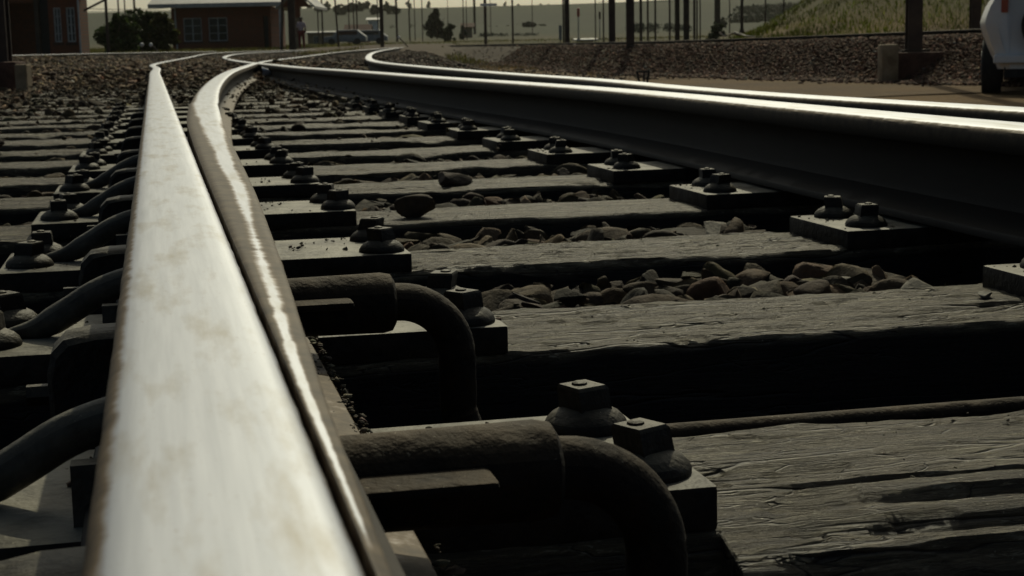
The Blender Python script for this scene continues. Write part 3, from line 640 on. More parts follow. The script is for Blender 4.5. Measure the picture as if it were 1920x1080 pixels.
# anchor blocks clamped on the outside of the left rail between the sleepers
for k in range(-2, 8):
    s0 = SL0 + k * SP + .38 + (.0 if k else -.06)
    mb = MB(); pr = [(-.092, -.21), (-.094, -.125), (-.090, -.108), (-.080, -.098), (-.060, -.0945), (.006, -.093), (.006, -.21)]
    sa, sb = s0 - .028, s0 + .028; vs = [tf(u, s, z) for s in (sa, sa + .004, sb - .004, sb) for u, z in pr]; vs = []
    for s, sh in ((sa, .004), (sa + .005, 0), (sb - .005, 0), (sb, .004)):
        for u, z in pr: vs.append(tf(u + (sh if u < 0 else 0), s, z - (sh if z > -.2 else 0)))
    m = len(pr); fs = [(i * m + j, i * m + (j + 1) % m, (i + 1) * m + (j + 1) % m, (i + 1) * m + j) for i in range(3) for j in range(m)] + [tuple(range(m))[::-1], tuple(3 * m + j for j in range(m))]
    mb.add(vs, [f[::-1] for f in fs])
    o = obj('anchor_block', mb, 'iron', smooth=40)
    bt = MB(); bt.tube([tf(-.112, s0, -.145), tf(-.085, s0, -.145)], .009, 6); obj('bolt', bt, 'iron', o)
    tag(o, 'black iron anchor block outside the left rail, %s from the camera' % ordinal(k + 2), 'anchor block', 'anchor blocks along the left rail')

# stretcher rods under the blade
def stretcher(s, label, far):
    r = root('stretcher_rod', tf(.1, s, -.094), label, 'rod', 'stretcher rods of the switch')
    zc = -.0935
    sk = MB(); pts = [tf(u, s, zc) for u in (.045, .07, .10, .13, .16, .181, .189, .192)]
    sk.tube(pts, [.0245, .025, .0252, .0255, .0258, .0262, .0245, .0195], 28); obj('socket', sk, 'rust', r, smooth=40)
    lg = MB(); lg.box(.085, .152, s - .050, s - .010, -.090, -.0835, R=RT); obj('lug', lg, 'rust', r, smooth=40, bevel=.004)
    rd = MB(); rr = .0165; R = .051; c0 = .195
    path = [tf(.186, s, zc)] + [tf(c0 + R * math.sin(a), s, zc - R + R * math.cos(a)) for a in np.linspace(0, math.pi / 2, 12)] + [tf(c0 + R, s, -.175)] + [tf(c0 + R + .045 * (1 - math.cos(a)), s, -.187 - .045 * math.sin(a)) for a in np.linspace(0, math.pi / 2, 9)] + [tf(u, s, -.232) for u in (.36, .5, .7, .9, 1.1, 1.25)]
    rad_ = [rr] * 16 + [rr - .0045 * min(1, i / 5) for i in range(len(path) - 16)]
    rd.tube(path, rad_, 20); obj('rod', rd, 'rust', r, smooth=60)
stretcher(1.312, 'curved cast rod end bending down between second and third sleeper, long rod to the right', True)
stretcher(.755, 'nearest thick rusty rod end curving down beside the nearest sleeper', False)

# loose stones lying on the sleepers
def loose(u, s, z, sz, label, tint=(.07, .05, .035)):
    V, F, T = rocks(np.array([[0, 0, 0.]]), np.array([sz]), [random.choice(P3)], np.array([tint])); c = tf(u, s, z - float(V[:, 2].min()) - sz * .06)
    o = fast_mesh('stone', V, F, 'ballast', T); o.location = c; tag(o, label, 'stone', 'loose stones on the sleepers')
loose(.62, 3.36, -.180, .052, 'dark round stone on the fifth sleeper, left of the track middle')
loose(.455, 2.76, -.180, .046, 'flat brown stone on the fourth sleeper beside the left plate', (.11, .08, .05))
loose(-.52, 5.15, -.180, .060, 'dark stone left of the broad rail, on the eighth sleeper')
loose(.93, 1.62, -.182, .012, 'tiny pale chip on the second sleeper near the right rail', (.4, .38, .32))
loose(1.08, 3.0, -.21, .04, 'brown stone beside the fourth plate of the right rail', (.12, .085, .055))

# litter caught beside the frog
def litter():
    c = un(500, 140, -.09); V, F, T = rocks(np.array([[0, 0, 0.]]), np.array([1.]), [P2[3]], np.array([[.4, .4, .4]]))
    for i in range(len(V)):
        p = Vector(V[i]); q = p * (1 + .5 * noise.noise(p * 3)); V[i] = (q.x * .075, q.y * .05, q.z * .09 + .04)
    o = fast_mesh('plastic_bag', V, F, 'plastic'); o.location = c; tag(o, 'crumpled pale blue plastic bag caught beside the frog', 'plastic bag')
litter()

# ------------------------------------------------------------ background helpers
def gbase(px, D):
    p = at(px, 86, D); return Vector((p.x, p.y, gz(p.x, p.y)))
def mast(px, D, wm, h, label, group='catenary masts in the yard', mat='mast', shape='I', arm=None, cat='pole', name='catenary_mast', base=None):
    b = base or gbase(px, D); r = root(name, b, label, cat, group)
    mb = MB(); t = wm * .12
    if shape == 'I':
        mb.box(-wm / 2, wm / 2, -wm / 2, -wm / 2 + t, -.1, h, c=b); mb.box(-wm / 2, wm / 2, wm / 2 - t, wm / 2, -.1, h, c=b); mb.box(-t / 2, t / 2, -wm / 2 + t, wm / 2 - t, -.1, h, c=b)
    else: mb.tube([b + Vector((0, 0, -.1)), b + Vector((0, 0, h * .5)), b + Vector((0, 0, h))], [wm / 2, wm * .45, wm * .36], 8)
    obj('post', mb, mat, r)
    if arm:
        am = MB(); am.tube([b + Vector((0, 0, h * .86)), b + Vector((arm, 0, h * .92))], .035, 6); am.tube([b + Vector((0, 0, h * .99)), b + Vector((arm * .9, 0, h * .92))], .02, 5); obj('bracket', am, mat, r)
    return r
def footing(r, wx, wy, z0, z1, mat, cap=True):
    b = wloc(r); mb = MB(); mb.box(-wx / 2, wx / 2, -wy / 2, wy / 2, z0 - b.z, z1 - b.z, c=b); return obj('footing', mb, mat, r, bevel=.02, smooth=30)
# big mast on brick and concrete at the right
p = at(1712, 120, 21.9); b = Vector((p.x, p.y, -.06))
r = mast(0, 0, .195, 7, 'tall dark mast on a broad brick footing at the right', base=b, arm=-2)
footing(r, .72, .6, -.56, -.075, 'darkblock')
mb = MB(); c = at(1665, 110, 21.6); mb.box(-.115, .115, -.14, .14, -.45, .12, c=(c.x, c.y, -.08)); obj('concrete_pier', mb, 'concrete', r, bevel=.025, smooth=30)
mb = MB(); mb.box(-.19, .19, -.16, .16, -.005, .03, c=(b.x, b.y, -.07)); obj('base_flange', mb, 'mast', r)
for px, D, wm, zb, zt, lab in ((1182, 34.5, .17, -.55, -.02, 'dark mast on a squat footing, right one of the close pair behind the right rail'), (1148, 42, .17, -.55, .06, 'brown mast on a square footing, left one of the close pair'), (1064, 54, .165, -.5, .03, 'slender mast on a low brown footing, standing alone left of the close pair')):
    p = at(px, 100, D); b = Vector((p.x, p.y, zt - .01)); r = mast(0, 0, wm, 8, lab, base=b, arm=1.5); footing(r, wm * 3.3, wm * 3, zb, zt, 'darkblock')
    mb = MB(); mb.box(-wm * .95, wm * .95, -wm * .9, wm * .9, -.02, .05, c=(b.x, b.y, zt + .004)); obj('base_flange', mb, 'mast', r)
    if px > 1100: mb = MB(); mb.box(-wm * .12, wm * .12, -.1, .1, 0, .0, c=b)
# mast at the far left on its concrete pier
c = at(20, 140, 13.2); b = Vector((c.x - .1, c.y, -.02)); r = mast(0, 0, .13, 6, 'rusty mast on a dark footing with a pale concrete pier at the left edge', base=Vector((at(4, 100, 13.3).x, c.y + .1, .085)))
footing(r, .31, .3, -.3, .08, 'darkblock')
mb = MB(); q = at(44, 145, 13.0); mb.box(-.05, .05, -.07, .07, -.26, .055, c=(q.x, q.y, 0)); obj('concrete_pier', mb, 'concrete', r, bevel=.01)
# poles
POLES = [  # px, D, width m, height, label
 (1827, 32, .19, 8, 'thick dark pole just left of the white car'), (1588, 60, .20, 9, 'dark pole standing before the grassy embankment, between two thin ones'),
 (1512, 75, .10, 9, 'thin pole before the embankment, right of the bleached branches'), (1469, 85, .10, 9, 'thin pole directly above the bleached branches'),
 (1435, 95, .10, 9, 'thinnest pole left of the embankment crest'), (1391, 80, .16, 9, 'grey pole with a flared foot at the start of the embankment'),
 (1368, 110, .09, 9, 'very thin pole beside the grey flared pole'), (1313, 90, .08, 9, 'very thin pole right of the brown twin poles'), (1307, 85, .09, 9, 'thin rusty pole between the thick dark pole and the very thin one'), (1302, 70, .11, 9, 'rusty brown pole just right of the thick dark pair'),
 (1287, 62, .21, 9, 'thick black pole, right one of the adjoining pair'), (1270, 66, .19, 9, 'thick brown pole, left one of the adjoining pair'), (1256, 85, .11, 9, 'thin pole left of the adjoining thick pair'),
 (1229, 85, .11, 9, 'second brown pole right of the close pair of masts'), (1215, 90, .12, 9, 'dark pole in the middle of three right of the masts'), (1202, 80, .15, 9, 'first brown pole right of the close pair of masts'),
 (1132, 120, .13, 9, 'grey pole close to the left of the brown mast'), (1117, 120, .10, 8, 'thin dark pole left of the grey one'), (1057, 75, .09, 8, 'thin dark pole touching the lone slender mast'),
 (962, 125, .16, 9, 'dark pole at the middle, right one of two isolated poles'), (911, 105, .19, 9, 'dark pole with a pale board, left one of two isolated poles'),
 (717, 88, .20, 9, 'stout brown pole behind the curving rails'), (671, 140, .14, 7.2, 'dark wooden pole beside the low red roof, its right side'), (665, 160, .13, 7.5, 'dark pole above the low red roof'), (656, 150, .12, 7.4, 'thin dark pole on the left side of the red roof'),
 (635, 100, .12, 8, 'leaning thin dark pole left of the red roof'), (606, 110, .12, 6, 'thin pole between the brick building and the leaning pole'), (598, 120, .1, 6, 'thin pole close to the building gable'),
 (710, 150, .12, 6.4, 'short dark pole just left of the stout brown pole'), (745, 190, .25, 6.2, 'broad grey distant post right of the stout brown pole'), (769, 200, .18, 6.2, 'distant post, first of three before the round tree'), (779, 210, .14, 5.6, 'distant post, second of three before the round tree'), (793, 190, .14, 6.8, 'distant post, third of three, touching the round tree'),
 (841, 220, .10, 5.8, 'distant thin post right of the round tree'), (870, 200, .15, 6.2, 'distant dark post above the small bush'), (876, 200, .11, 5, 'short distant post behind the small bush'), (891, 300, .45, 8.6, 'wide pale grey distant mast left of the boarded pole'), (921, 260, .14, 6.5, 'faint distant post right of the boarded pole'), (999, 280, .16, 7.4, 'faint distant post right of the two isolated poles'),
 (203, 60, .12, 7, 'thin steel pole with a diagonal arm left of the bush'), (226, 90, .12, 3.3, 'short post at the left edge of the bush'), (238, 95, .10, 3.4, 'short post above the left part of the bush'), (256, 85, .13, 6, 'tall post rising behind the bush'),
 (528, 80, .14, 7, 'leaning black pole before the porch'), (549, 78, .33, 7, 'thick brown steel pole before the porch'), (1345, 150, .5, 9, 'broad faint lattice mast in the haze'),
]
for i, (px, D, wm, h, lab) in enumerate(POLES):
    r = mast(px, D, wm, h, lab, 'poles standing in the railway yard', 'mast', 'I' if wm > .17 else 'R', arm=(random.choice([-1.6, 1.6]) if h > 7.9 and D < 130 else None), name='pole')
    if px in (635, 528): 
        for ch in r.children: ch.rotation_euler = (0, rad(-2.5 if px == 635 else 3), 0)
    if px == 911:
        b = wloc(r); mb = MB(); mb.box(-.55, .55, -.15, -.11, 0, .17, c=at(916, 11.5, 104)); obj('board', mb, 'white', r)
    if px == 203:
        b = wloc(r); mb = MB(); mb.tube([at(157, 20, 60), at(196, 0, 60), at(204, -6, 60)], .045, 6); obj('bracket', mb, 'mast', r)
    if px == 1391:
        mb = MB(); b = wloc(r); mb.lathe([(.22, 0), (.1, .5)], b, 6); obj('foot', mb, 'mast', r)
# overhead wires
def wire(pts, label, r_=.012):
    mb = MB(); mb.tube(catmull([at(*p) for p in pts], 6), r_, 5); tag(obj('overhead_wire', mb, 'mast'), label, 'wire', 'overhead wires')
wire([(150, 16, 75), (260, 18, 75), (330, 14, 75)], 'upper thin wire crossing the sky left of the brick building'); wire([(150, 22, 80), (240, 21, 80), (330, 19, 80)], 'lower thin wire crossing the sky left of the brick building')
wire([(1180, 5, 100), (1240, 3, 95), (1310, 5, 90)], 'wire between the poles at the top right of the middle'); wire([(1120, 4, 120), (1136, 3, 118), (1150, 2, 116)], 'short wire beside the brown mast')
# signals
def signal(px, y0, y1, D, mat, label, w_=.2):
    b = gbase(px, D); r = root('signal', b, label, 'signal'); top = at(px, y0, D).z; bot = at(px, y1, D).z
    mb = MB(); mb.tube([b + Vector((0, 0, -.1)), Vector((b.x, b.y, top))], .05, 8); obj('post', mb, 'greyp', r)
    mb = MB(); mb.box(-w_ / 2, w_ / 2, -.16, -.05, bot, top, c=(b.x, b.y, 0)); obj('signal_head', mb, mat, r, bevel=.03)
    if mat == 'redp':
        mb = MB(); mb.box(-.13, .13, -.12, .12, 0, .55, c=b); obj('cabinet', mb, 'greyp', r)
signal(1085, 15, 31, 130, 'redp', 'small red headed signal on a grey post beside the lone mast', .22); signal(1125, 22, 36, 150, 'mast', 'dark headed signal post left of the brown mast', .2)
b = gbase(1051, 110); r = root('yard_sign', b, 'narrow grey notice board on a post left of the lone mast', 'sign'); mb = MB(); mb.tube([b, b + Vector((0, 0, .9))], .04, 6); obj('post', mb, 'mast', r); mb = MB(); mb.box(-.11, .11, -.08, -.04, .75, 1.75, c=b); obj('board', mb, 'greyp', r)

# ------------------------------------------------------------ brick building and hut
def wpart(name, x0, x1, y0, y1, z0, z1, mat, parent, bevel=0): mb = MB(); mb.box(x0, x1, y0, y1, z0, z1); return obj(name, mb, mat, parent, bevel=bevel)
def wall_with_holes(x0, x1, y, th, z0, z1, holes, mat, parent, name='wall'):
    """front wall slab with rectangular openings (xa, xb, za, zb)"""
    xs = sorted({x0, x1, *[h[0] for h in holes], *[h[1] for h in holes]}); mb = MB()
    for a, b in zip(xs[:-1], xs[1:]):
        hs = sorted([(h[2], h[3]) for h in holes if h[0] <= a + 1e-6 and h[1] >= b - 1e-6]); z = z0
        for za, zb in hs:
            if za > z: mb.box(a, b, y, y + th, z, za)
            z = zb
        if z < z1: mb.box(a, b, y, y + th, z, z1)
    return obj(name, mb, mat, parent)
def window(xa, xb, y, za, zb, parent, nm=1, bars=0):
    t = .05; f = MB(); f.box(xa, xb, y + .05, y + .1, za, za + t); f.box(xa, xb, y + .05, y + .1, zb - t, zb); f.box(xa, xa + t, y + .05, y + .1, za + t, zb - t); f.box(xb - t, xb, y + .05, y + .1, za + t, zb - t)
    for i in range(nm): xm = xa + (xb - xa) * (i + 1) / (nm + 1); f.box(xm - t / 2, xm + t / 2, y + .05, y + .1, za + t, zb - t)
    for i in range(bars): zm = za + (zb - za) * (i + 1) / (bars + 1); f.box(xa + t, xb - t, y + .06, y + .085, zm - .015, zm + .015)
    w_ = obj('window', f, 'trim', parent); mb = MB(); mb.box(xa + .02, xb - .02, y + .11, y + .13, za + .02, zb - .02); obj('pane', mb, 'glass', w_)
    mb = MB(); mb.box(xa - .06, xb + .06, y - .06, y + .04, za - .12, za - .005); obj('sill', mb, 'darkblock', w_)
def building_b():
    D = 95; X = lambda px: at(px, 50, D).x; Zp = lambda px, py: at(px, py, D).z
    z0 = gz(X(420), D) - .1; r = root('brick_building', (X(420), D, z0 + .1), 'long low brick building with pale roof and two white framed windows', 'building')
    xa, xb = X(322), X(508); ze = Zp(430, 13); wz0, wz1 = Zp(400, 77), Zp(400, 33)
    wins = [(X(344), X(378)), (X(391), X(426))]
    wall_with_holes(xa, xb, D, .3, z0, ze, [(a, b, wz0, wz1) for a, b in wins] + [(X(494), X(503), z0, Zp(498, 30))], 'brick', r)
    wpart('wall', xa, xb, D + 5.7, D + 6, z0, ze, 'brick', r); wpart('wall', xa, xa + .3, D + .3, D + 5.7, z0, ze, 'brick', r); wpart('wall', xb - .3, xb, D + .3, D + 5.7, z0, ze, 'brick', r)
    for a, b in wins: window(a, b, D, wz0, wz1, r, 1, 2)
    wpart('door', X(494), X(503), D + .12, D + .18, z0, Zp(498, 30), 'black', r)
    # roof: fascia and low pitched sheet
    x0, x1 = X(286), X(552); mb = MB(); mb.box(x0, x1, D - 1.0, D - .9, ze - .02, ze + .22); obj('fascia', mb, 'roofm', r)
    mb = MB(); ys = (D - .98, D + 3, D + 7); zs = (ze + .16, ze + 1.3, ze + .16); vs = [(x, y, z + t) for t in (0, .06) for x in (x0, x1) for y, z in zip(ys, zs)]
    mb.add(vs, [(0, 1, 4, 3), (1, 2, 5, 4), (6, 9, 10, 7), (7, 10, 11, 8), (0, 3, 9, 6), (2, 8, 11, 5), (0, 6, 7, 1), (1, 7, 8, 2), (3, 4, 10, 9), (4, 5, 11, 10)]); obj('roof', mb, 'roofm', r)
    mb = MB(); mb.tube([(X(331), D - .1, z0), (X(330), D - .1, ze)], .05, 8); obj('drainpipe', mb, 'trim', r)
    # porch with a gable
    gx0, gx1 = X(536), X(601); gz0 = Zp(590, 15); ap = Zp(566, -14); gm = (gx0 + gx1) / 2
    mb = MB(); yf = D - 3; mb.add([(gx0 + .15, yf, gz0), (gx1 - .15, yf, gz0), (gm, yf, ap - .1), (gx0 + .15, yf + .2, gz0), (gx1 - .15, yf + .2, gz0), (gm, yf + .2, ap - .1)], [(0, 1, 2), (3, 5, 4), (0, 3, 4, 1), (1, 4, 5, 2), (2, 5, 3, 0)]); obj('gable', mb, 'brick', r)
    mb = MB()
    for (xa_, za_), (xb_, zb_) in (((gx0 - .1, gz0 - .1), (gm, ap)), ((gm, ap), (gx1 + .1, gz0 - .1))):
        mb.add([(xa_, yf - .3, za_), (xb_, yf - .3, zb_), (xb_, D + 3, zb_), (xa_, D + 3, za_), (xa_, yf - .3, za_ + .14), (xb_, yf - .3, zb_ + .14), (xb_, D + 3, zb_ + .14), (xa_, D + 3, za_ + .14)], [(0, 3, 2, 1), (4, 5, 6, 7), (0, 1, 5, 4), (1, 2, 6, 5), (2, 3, 7, 6), (3, 0, 4, 7)])
    obj('porch_roof', mb, 'roofm', r)
    wpart('pillar', X(562), X(575), yf, yf + .4, Zp(566, 35), gz0, 'brick', r); wpart('pillar', X(565), X(574), yf + .02, yf + .3, z0, Zp(566, 35), 'concrete', r); wpart('porch_post', X(537), X(541), yf, yf + .12, z0, gz0, 'trim', r)
building_b()
def building_a():
    D = 60; X = lambda px: at(px, 50, D).x; Zp = lambda px, py: at(px, py, D).z
    z0 = gz(X(100), D) - .1; r = root('brick_hut', (X(80), D, z0 + .1), 'tall brick hut with a dark doorway and two narrow windows at the left edge', 'building')
    ze = z0 + 3.3; xa, xb = X(-90), X(150)
    wn = [(X(101), X(115)), (X(125), X(141))]; wz0, wz1 = Zp(120, 79), Zp(120, 14)
    wall_with_holes(X(92), xb, D, .3, z0, ze, [(a, b, wz0, wz1) for a, b in wn], 'brick', r)
    for a, b in wn: window(a, b, D, wz0, wz1, r, 1, 3)
    wpart('wall', xa, X(10), D, D + .3, z0, ze, 'brick', r); wpart('door_frame', X(66), X(74), D - .05, D + .25, z0, ze, 'mast', r); wpart('door', X(75), X(92), D + .1, D + .2, z0, ze, 'black', r)
    wpart('lintel', X(10), X(66), D, D + .3, Zp(40, 5), ze, 'brick', r); wpart('wall', xa, xb, D + .9, D + 1.2, z0, ze, 'brick', r); wpart('wall', xb - .3, xb, D + .3, D + .9, z0, ze, 'brick', r); wpart('wall', xa, xa + .3, D + .3, D + .9, z0, ze, 'brick', r)
    mb = MB(); mb.box(xa - .4, xb + .4, D - .5, D + 1.5, ze, ze + .15); obj('roof', mb, 'roofm', r, bevel=.02)
    mb = MB(); mb.tube([(X(149.5), D - .06, z0), (X(149.5), D - .06, ze)], .035, 6); obj('drainpipe', mb, 'trim', r)
building_a()
def small_house(px0, px1, ytop, yeave, ybase, D, wallm, roofm_, label, name='house'):
    X = lambda px: at(px, 50, D).x; Zp = lambda px, py: at(px, py, D).z; m = (px0 + px1) / 2
    z0 = min(Zp(m, ybase), gz(X(m), D)) - .3; r = root(name, (X(m), D, z0), label, 'house', 'small houses beyond the yard'); ze, zt = Zp(m, yeave), Zp(m, ytop); w_ = X(px1) - X(px0); d = max(3, w_ * .7)
    wz1 = ze - .3; wz0 = wz1 - .8; a = X(px0) + w_ * .2
    wall_with_holes(X(px0), X(px1), D, .2, z0, ze, [(a, a + w_ * .15, wz0, wz1)], wallm, r); window(a, a + w_ * .15, D, wz0, wz1, r)
    wpart('wall', X(px0), X(px1), D + d - .2, D + d, z0, ze, wallm, r); wpart('wall', X(px0), X(px0) + .2, D + .2, D + d - .2, z0, ze, wallm, r); wpart('wall', X(px1) - .2, X(px1), D + .2, D + d - .2, z0, ze, wallm, r)
    mb = MB(); e = .4; xs = (X(px0) - e, X(px1) + e); ys = (D - e, D + d / 2, D + d + e); zs = (ze, zt, ze); vs = [(x, y, z + t) for t in (0, .1) for x in xs for y, z in zip(ys, zs)]
    mb.add(vs, [(0, 1, 4, 3), (1, 2, 5, 4), (6, 9, 10, 7), (7, 10, 11, 8), (0, 3, 9, 6), (2, 8, 11, 5), (0, 6, 7, 1), (1, 7, 8, 2), (3, 4, 10, 9), (4, 5, 11, 10)]); obj('roof', mb, roofm_, r)
small_house(650, 690, 47, 60, 70, 190, 'brick', 'darkblock', 'low red brick house behind the thin dark poles'); small_house(691, 708, 34, 38, 56, 260, 'white', 'roofm', 'small white walled house between red roof and brown pole')
small_house(868, 885, 44, 52, 66, 240, 'concrete', 'darkblock', 'tiny pale house behind the small bush'); small_house(576, 632, 60, 62, 68, 170, 'concrete', 'roofm', 'long pale shed between the brick building and the leaning pole', 'shed')
small_house(1085, 1112, 74, 76, 80, 130, 'concrete', 'roofm', 'low pale shed at the foot of the red signal', 'shed')
# parked covered trailers near the left, pale
def vehicle_far(px, D, label):
    b = gbase(px, D); r = root('parked_car', b, label, 'car', 'parked cars beyond the yard'); mb = MB(); W, H, L = 1.7, 1.35, 3.8
    pr = [(-L / 2, .3), (-L / 2, .75), (-L * .28, .85), (-L * .16, H), (L * .3, H), (L * .46, .85), (L / 2, .75), (L / 2, .3)]; vs = [(b.x + x, b.y + s * W / 2, b.z + z) for s in (-1, 1) for x, z in pr]; n = 8
    mb.add(vs, [(i, (i + 1) % n, (i + 1) % n + n, i + n) for i in range(n)] + [tuple(range(n))[::-1], tuple(range(n, 2 * n))]); obj('body', mb, 'greyp', r, bevel=.06, smooth=40)
    mb = MB(); mb.box(-L * .15, L * .3, -W / 2 - .01, W / 2 + .01, .9, H - .12, c=b); obj('window', mb, 'glass', r)
    for x in (-L * .3, L * .3): mb = MB(); mb.tube([(b.x + x, b.y - W / 2 - .02, b.z + .3), (b.x + x, b.y - W / 2 + .2, b.z + .3)], .3, 14); obj('wheel', mb, 'black', r)
vehicle_far(648, 140, 'pale grey car parked left of the stout brown pole'); vehicle_far(690, 150, 'grey car parked beside the stout brown pole')

# ------------------------------------------------------------ person by the porch
def person():
    D = 84; b = gbase(566, D); r = root('person', b, 'person in pale shirt and dark red trousers standing by the thick brown pole', 'person')
    H = 1.72
    J = dict(pel=(0, 0, .93), waist=(0, 0, 1.08), chest=(0, .0, 1.28), neck=(0, 0, 1.45), head=(0, -.01, 1.55), top=(0, -.01, 1.68), ls=(-.17, 0, 1.38), le=(-.22, .02, 1.12), lh=(-.20, -.08, .88), rs=(.17, 0, 1.38), re=(.23, .03, 1.12), rh=(.22, -.06, .88), lp=(-.09, 0, .88), lk=(-.10, -.02, .49), la=(-.10, .03, .08), lt=(-.11, -.12, .03), rp=(.09, 0, .88), rk=(.11, -.01, .49), ra=(.12, .04, .08), rt=(.14, -.10, .03))
    E = [('pel', 'waist'), ('waist', 'chest'), ('chest', 'neck'), ('neck', 'head'), ('head', 'top'), ('chest', 'ls'), ('ls', 'le'), ('le', 'lh'), ('chest', 'rs'), ('rs', 're'), ('re', 'rh'), ('pel', 'lp'), ('lp', 'lk'), ('lk', 'la'), ('la', 'lt'), ('pel', 'rp'), ('rp', 'rk'), ('rk', 'ra'), ('ra', 'rt')]
    Rr = dict(pel=.14, waist=.125, chest=.15, neck=.055, head=.095, top=.08, ls=.06, le=.045, lh=.04, rs=.06, re=.045, rh=.04, lp=.09, lk=.06, la=.045, lt=.035, rp=.09, rk=.06, ra=.045, rt=.035)
    def skin(name, keys, grow, mat):
        ks = list(keys); me = bpy.data.meshes.new(name); me.from_pydata([J[k] for k in ks], [(ks.index(a), ks.index(c)) for a, c in E if a in ks and c in ks], [])
        o = link(name, me, r, mat); md = o.modifiers.new('s', 'SKIN'); 
        for i, k in enumerate(ks): me.skin_vertices[0].data[i].radius = (Rr[k] + grow,) * 2
        me.skin_vertices[0].data[0].use_root = True
        sb = o.modifiers.new('ss', 'SUBSURF'); sb.levels = 1; sb.render_levels = 1; return o
    skin('body', J.keys(), 0, 'skin'); skin('shirt', ['chest', 'waist', 'pel', 'neck', 'ls', 'le', 'rs', 're'], .014, 'shirt'); skin('trousers', ['pel', 'lp', 'lk', 'la', 'rp', 'rk', 'ra'], .02, 'trous')
    mb = MB(); mb.lathe([(.04, .12), (.095, .10), (.10, .04), (.098, 0)][::-1], b + Vector((0, .01, 1.58)), 12); obj('hair', mb, 'black', r, smooth=60)
person()

# ------------------------------------------------------------ trees, bushes, grass
def leaves(centers, radii, n, size, base, jitter=.3, flat=.85):
    c = np.array(centers); rr = np.array(radii); wgt = rr[:, 0] * rr[:, 1] * rr[:, 2]; wgt = wgt ** .8; wgt /= wgt.sum(); k = RNG.choice(len(c), n, p=wgt)
    d = RNG.normal(size=(n, 3)); d /= np.linalg.norm(d, axis=1)[:, None]; rad_ = RNG.random(n) ** .55
    p = c[k] + d * rr[k] * rad_[:, None]; R = rand_rot(n); s = size * RNG.uniform(.5, 1.4, n)
    q = np.array([[-1, -.45, 0], [.2, -.6, .1], [1, 0, 0], [.1, .6, -.1]]); W = np.einsum('nij,mj->nmi', R, q) * s[:, None, None] + p[:, None]
    F = np.arange(4 * n).reshape(n, 4); t = np.array(base)[None] * RNG.lognormal(0, jitter, (n, 1)) * (1 + RNG.normal(0, .08, (n, 3))); lump = RNG.uniform(.7, 1.25, len(c))[k]
    return W.reshape(-1, 3), F, np.repeat(np.clip(t * lump[:, None], .004, .4), 4, 0)
def tree(px, ybase, ytop, wpx, D, label, name='tree', cat='tree', base=(.045, .065, .028), n=2500, group=None, lumps=14, trunkh=.25, cone=False, size=None):
    b = gbase(px, D); zt = at(px, ytop, D).z; zb = min(b.z, at(px, ybase, D).z) if ybase else b.z; H = zt - b.z; Wd = wpx * D / FPX
    r = root(name, b, label, cat, group); cs = []; rs_ = []
    for i in range(lumps):
        f = (i + .5) / lumps; a = random.uniform(0, 6.28); z = b.z + H * (trunkh + (1 - trunkh) * (f * .86 + .04))
        env = (1 - f) * .95 + .08 if cone else math.sin(math.pi * min(1, .18 + f * .78)) ** .7
        q = random.uniform(0, .78) * Wd / 2 * env; cs.append((b.x + q * math.cos(a), b.y + q * math.sin(a), z)); k = Wd / 2 * env * random.uniform(.24, .48) + .02 * H; rs_.append((k, k, k * random.uniform(.55, .9) if not cone else H / lumps))
    V, F, T = leaves(cs, rs_, n, size or max(.05, Wd * .022), base); V = V - np.array(b[:])
    cr_ = fast_mesh('crown', V, F, 'leaf', T); cr_.parent = r
    mb = MB(); tw = max(.03, Wd * .035); top = b + Vector((Wd * .03, 0, H * .72)); mb.tube([b + Vector((0, 0, -.2)), b + Vector((Wd * .01, 0, H * .3)), top], [tw, tw * .7, tw * .25], 7)
    for a in range(4): q = b + Vector((Wd * .01, 0, H * random.uniform(.22, .45))); mb.tube([q, q + Vector((math.cos(a * 1.7) * Wd * .28, math.sin(a * 1.7) * Wd * .28, H * .3))], [tw * .45, tw * .15], 5)
    obj('trunk', mb, 'bark', r)
tree(222, 95, 22, 90, 78, 'left part of the dark leafy shrubbery beside the brick hut', 'bush', 'bush', (.050, .075, .020), 5200, 'bushes between hut and brick building', 22, .0, size=.10)
tree(262, 95, 8, 100, 82, 'tallest dark leafy bush between hut and brick building', 'bush', 'bush', (.048, .074, .020), 6500, 'bushes between hut and brick building', 22, .0, size=.10)
tree(305, 95, 16, 60, 80, 'yellowish leafy bush touching the brick building', 'bush', 'bush', (.075, .080, .024), 4200, 'bushes between hut and brick building', 18, .0, size=.10)
tree(820, 66, 11, 52, 230, 'large round dark tree in the middle distance', base=(.026, .036, .020), n=5200, trunkh=.05, size=.17, lumps=22)
tree(845, 75, 40, 34, 170, 'dark irregular bush right below the round tree', 'bush', 'bush', (.030, .045, .018), 2500, trunkh=0, size=.1)
tree(868, 62, 45, 18, 210, 'small dark bush before the tiny pale house', 'bush', 'bush', (.022, .032, .018), 1500, trunkh=0, size=.1)
tree(988, 62, 42, 32, 400, 'hazy round tree far off, right of the two isolated poles', base=(.04, .05, .035), n=1500, trunkh=0, size=.3)
tree(1018, 60, 51, 22, 420, 'low hazy bush right of the far round tree', 'bush', 'bush', (.045, .058, .036), 900, trunkh=0, size=.3)
tree(1341, 62, 38, 44, 120, 'dark green bush at the start of the embankment', 'bush', 'bush', (.035, .05, .02), 2500, trunkh=0, size=.09)
tree(1355, 60, 30, 18, 300, 'hazy slender tree behind the embankment bush', base=(.04, .05, .035), n=1200, trunkh=.1, size=.2)
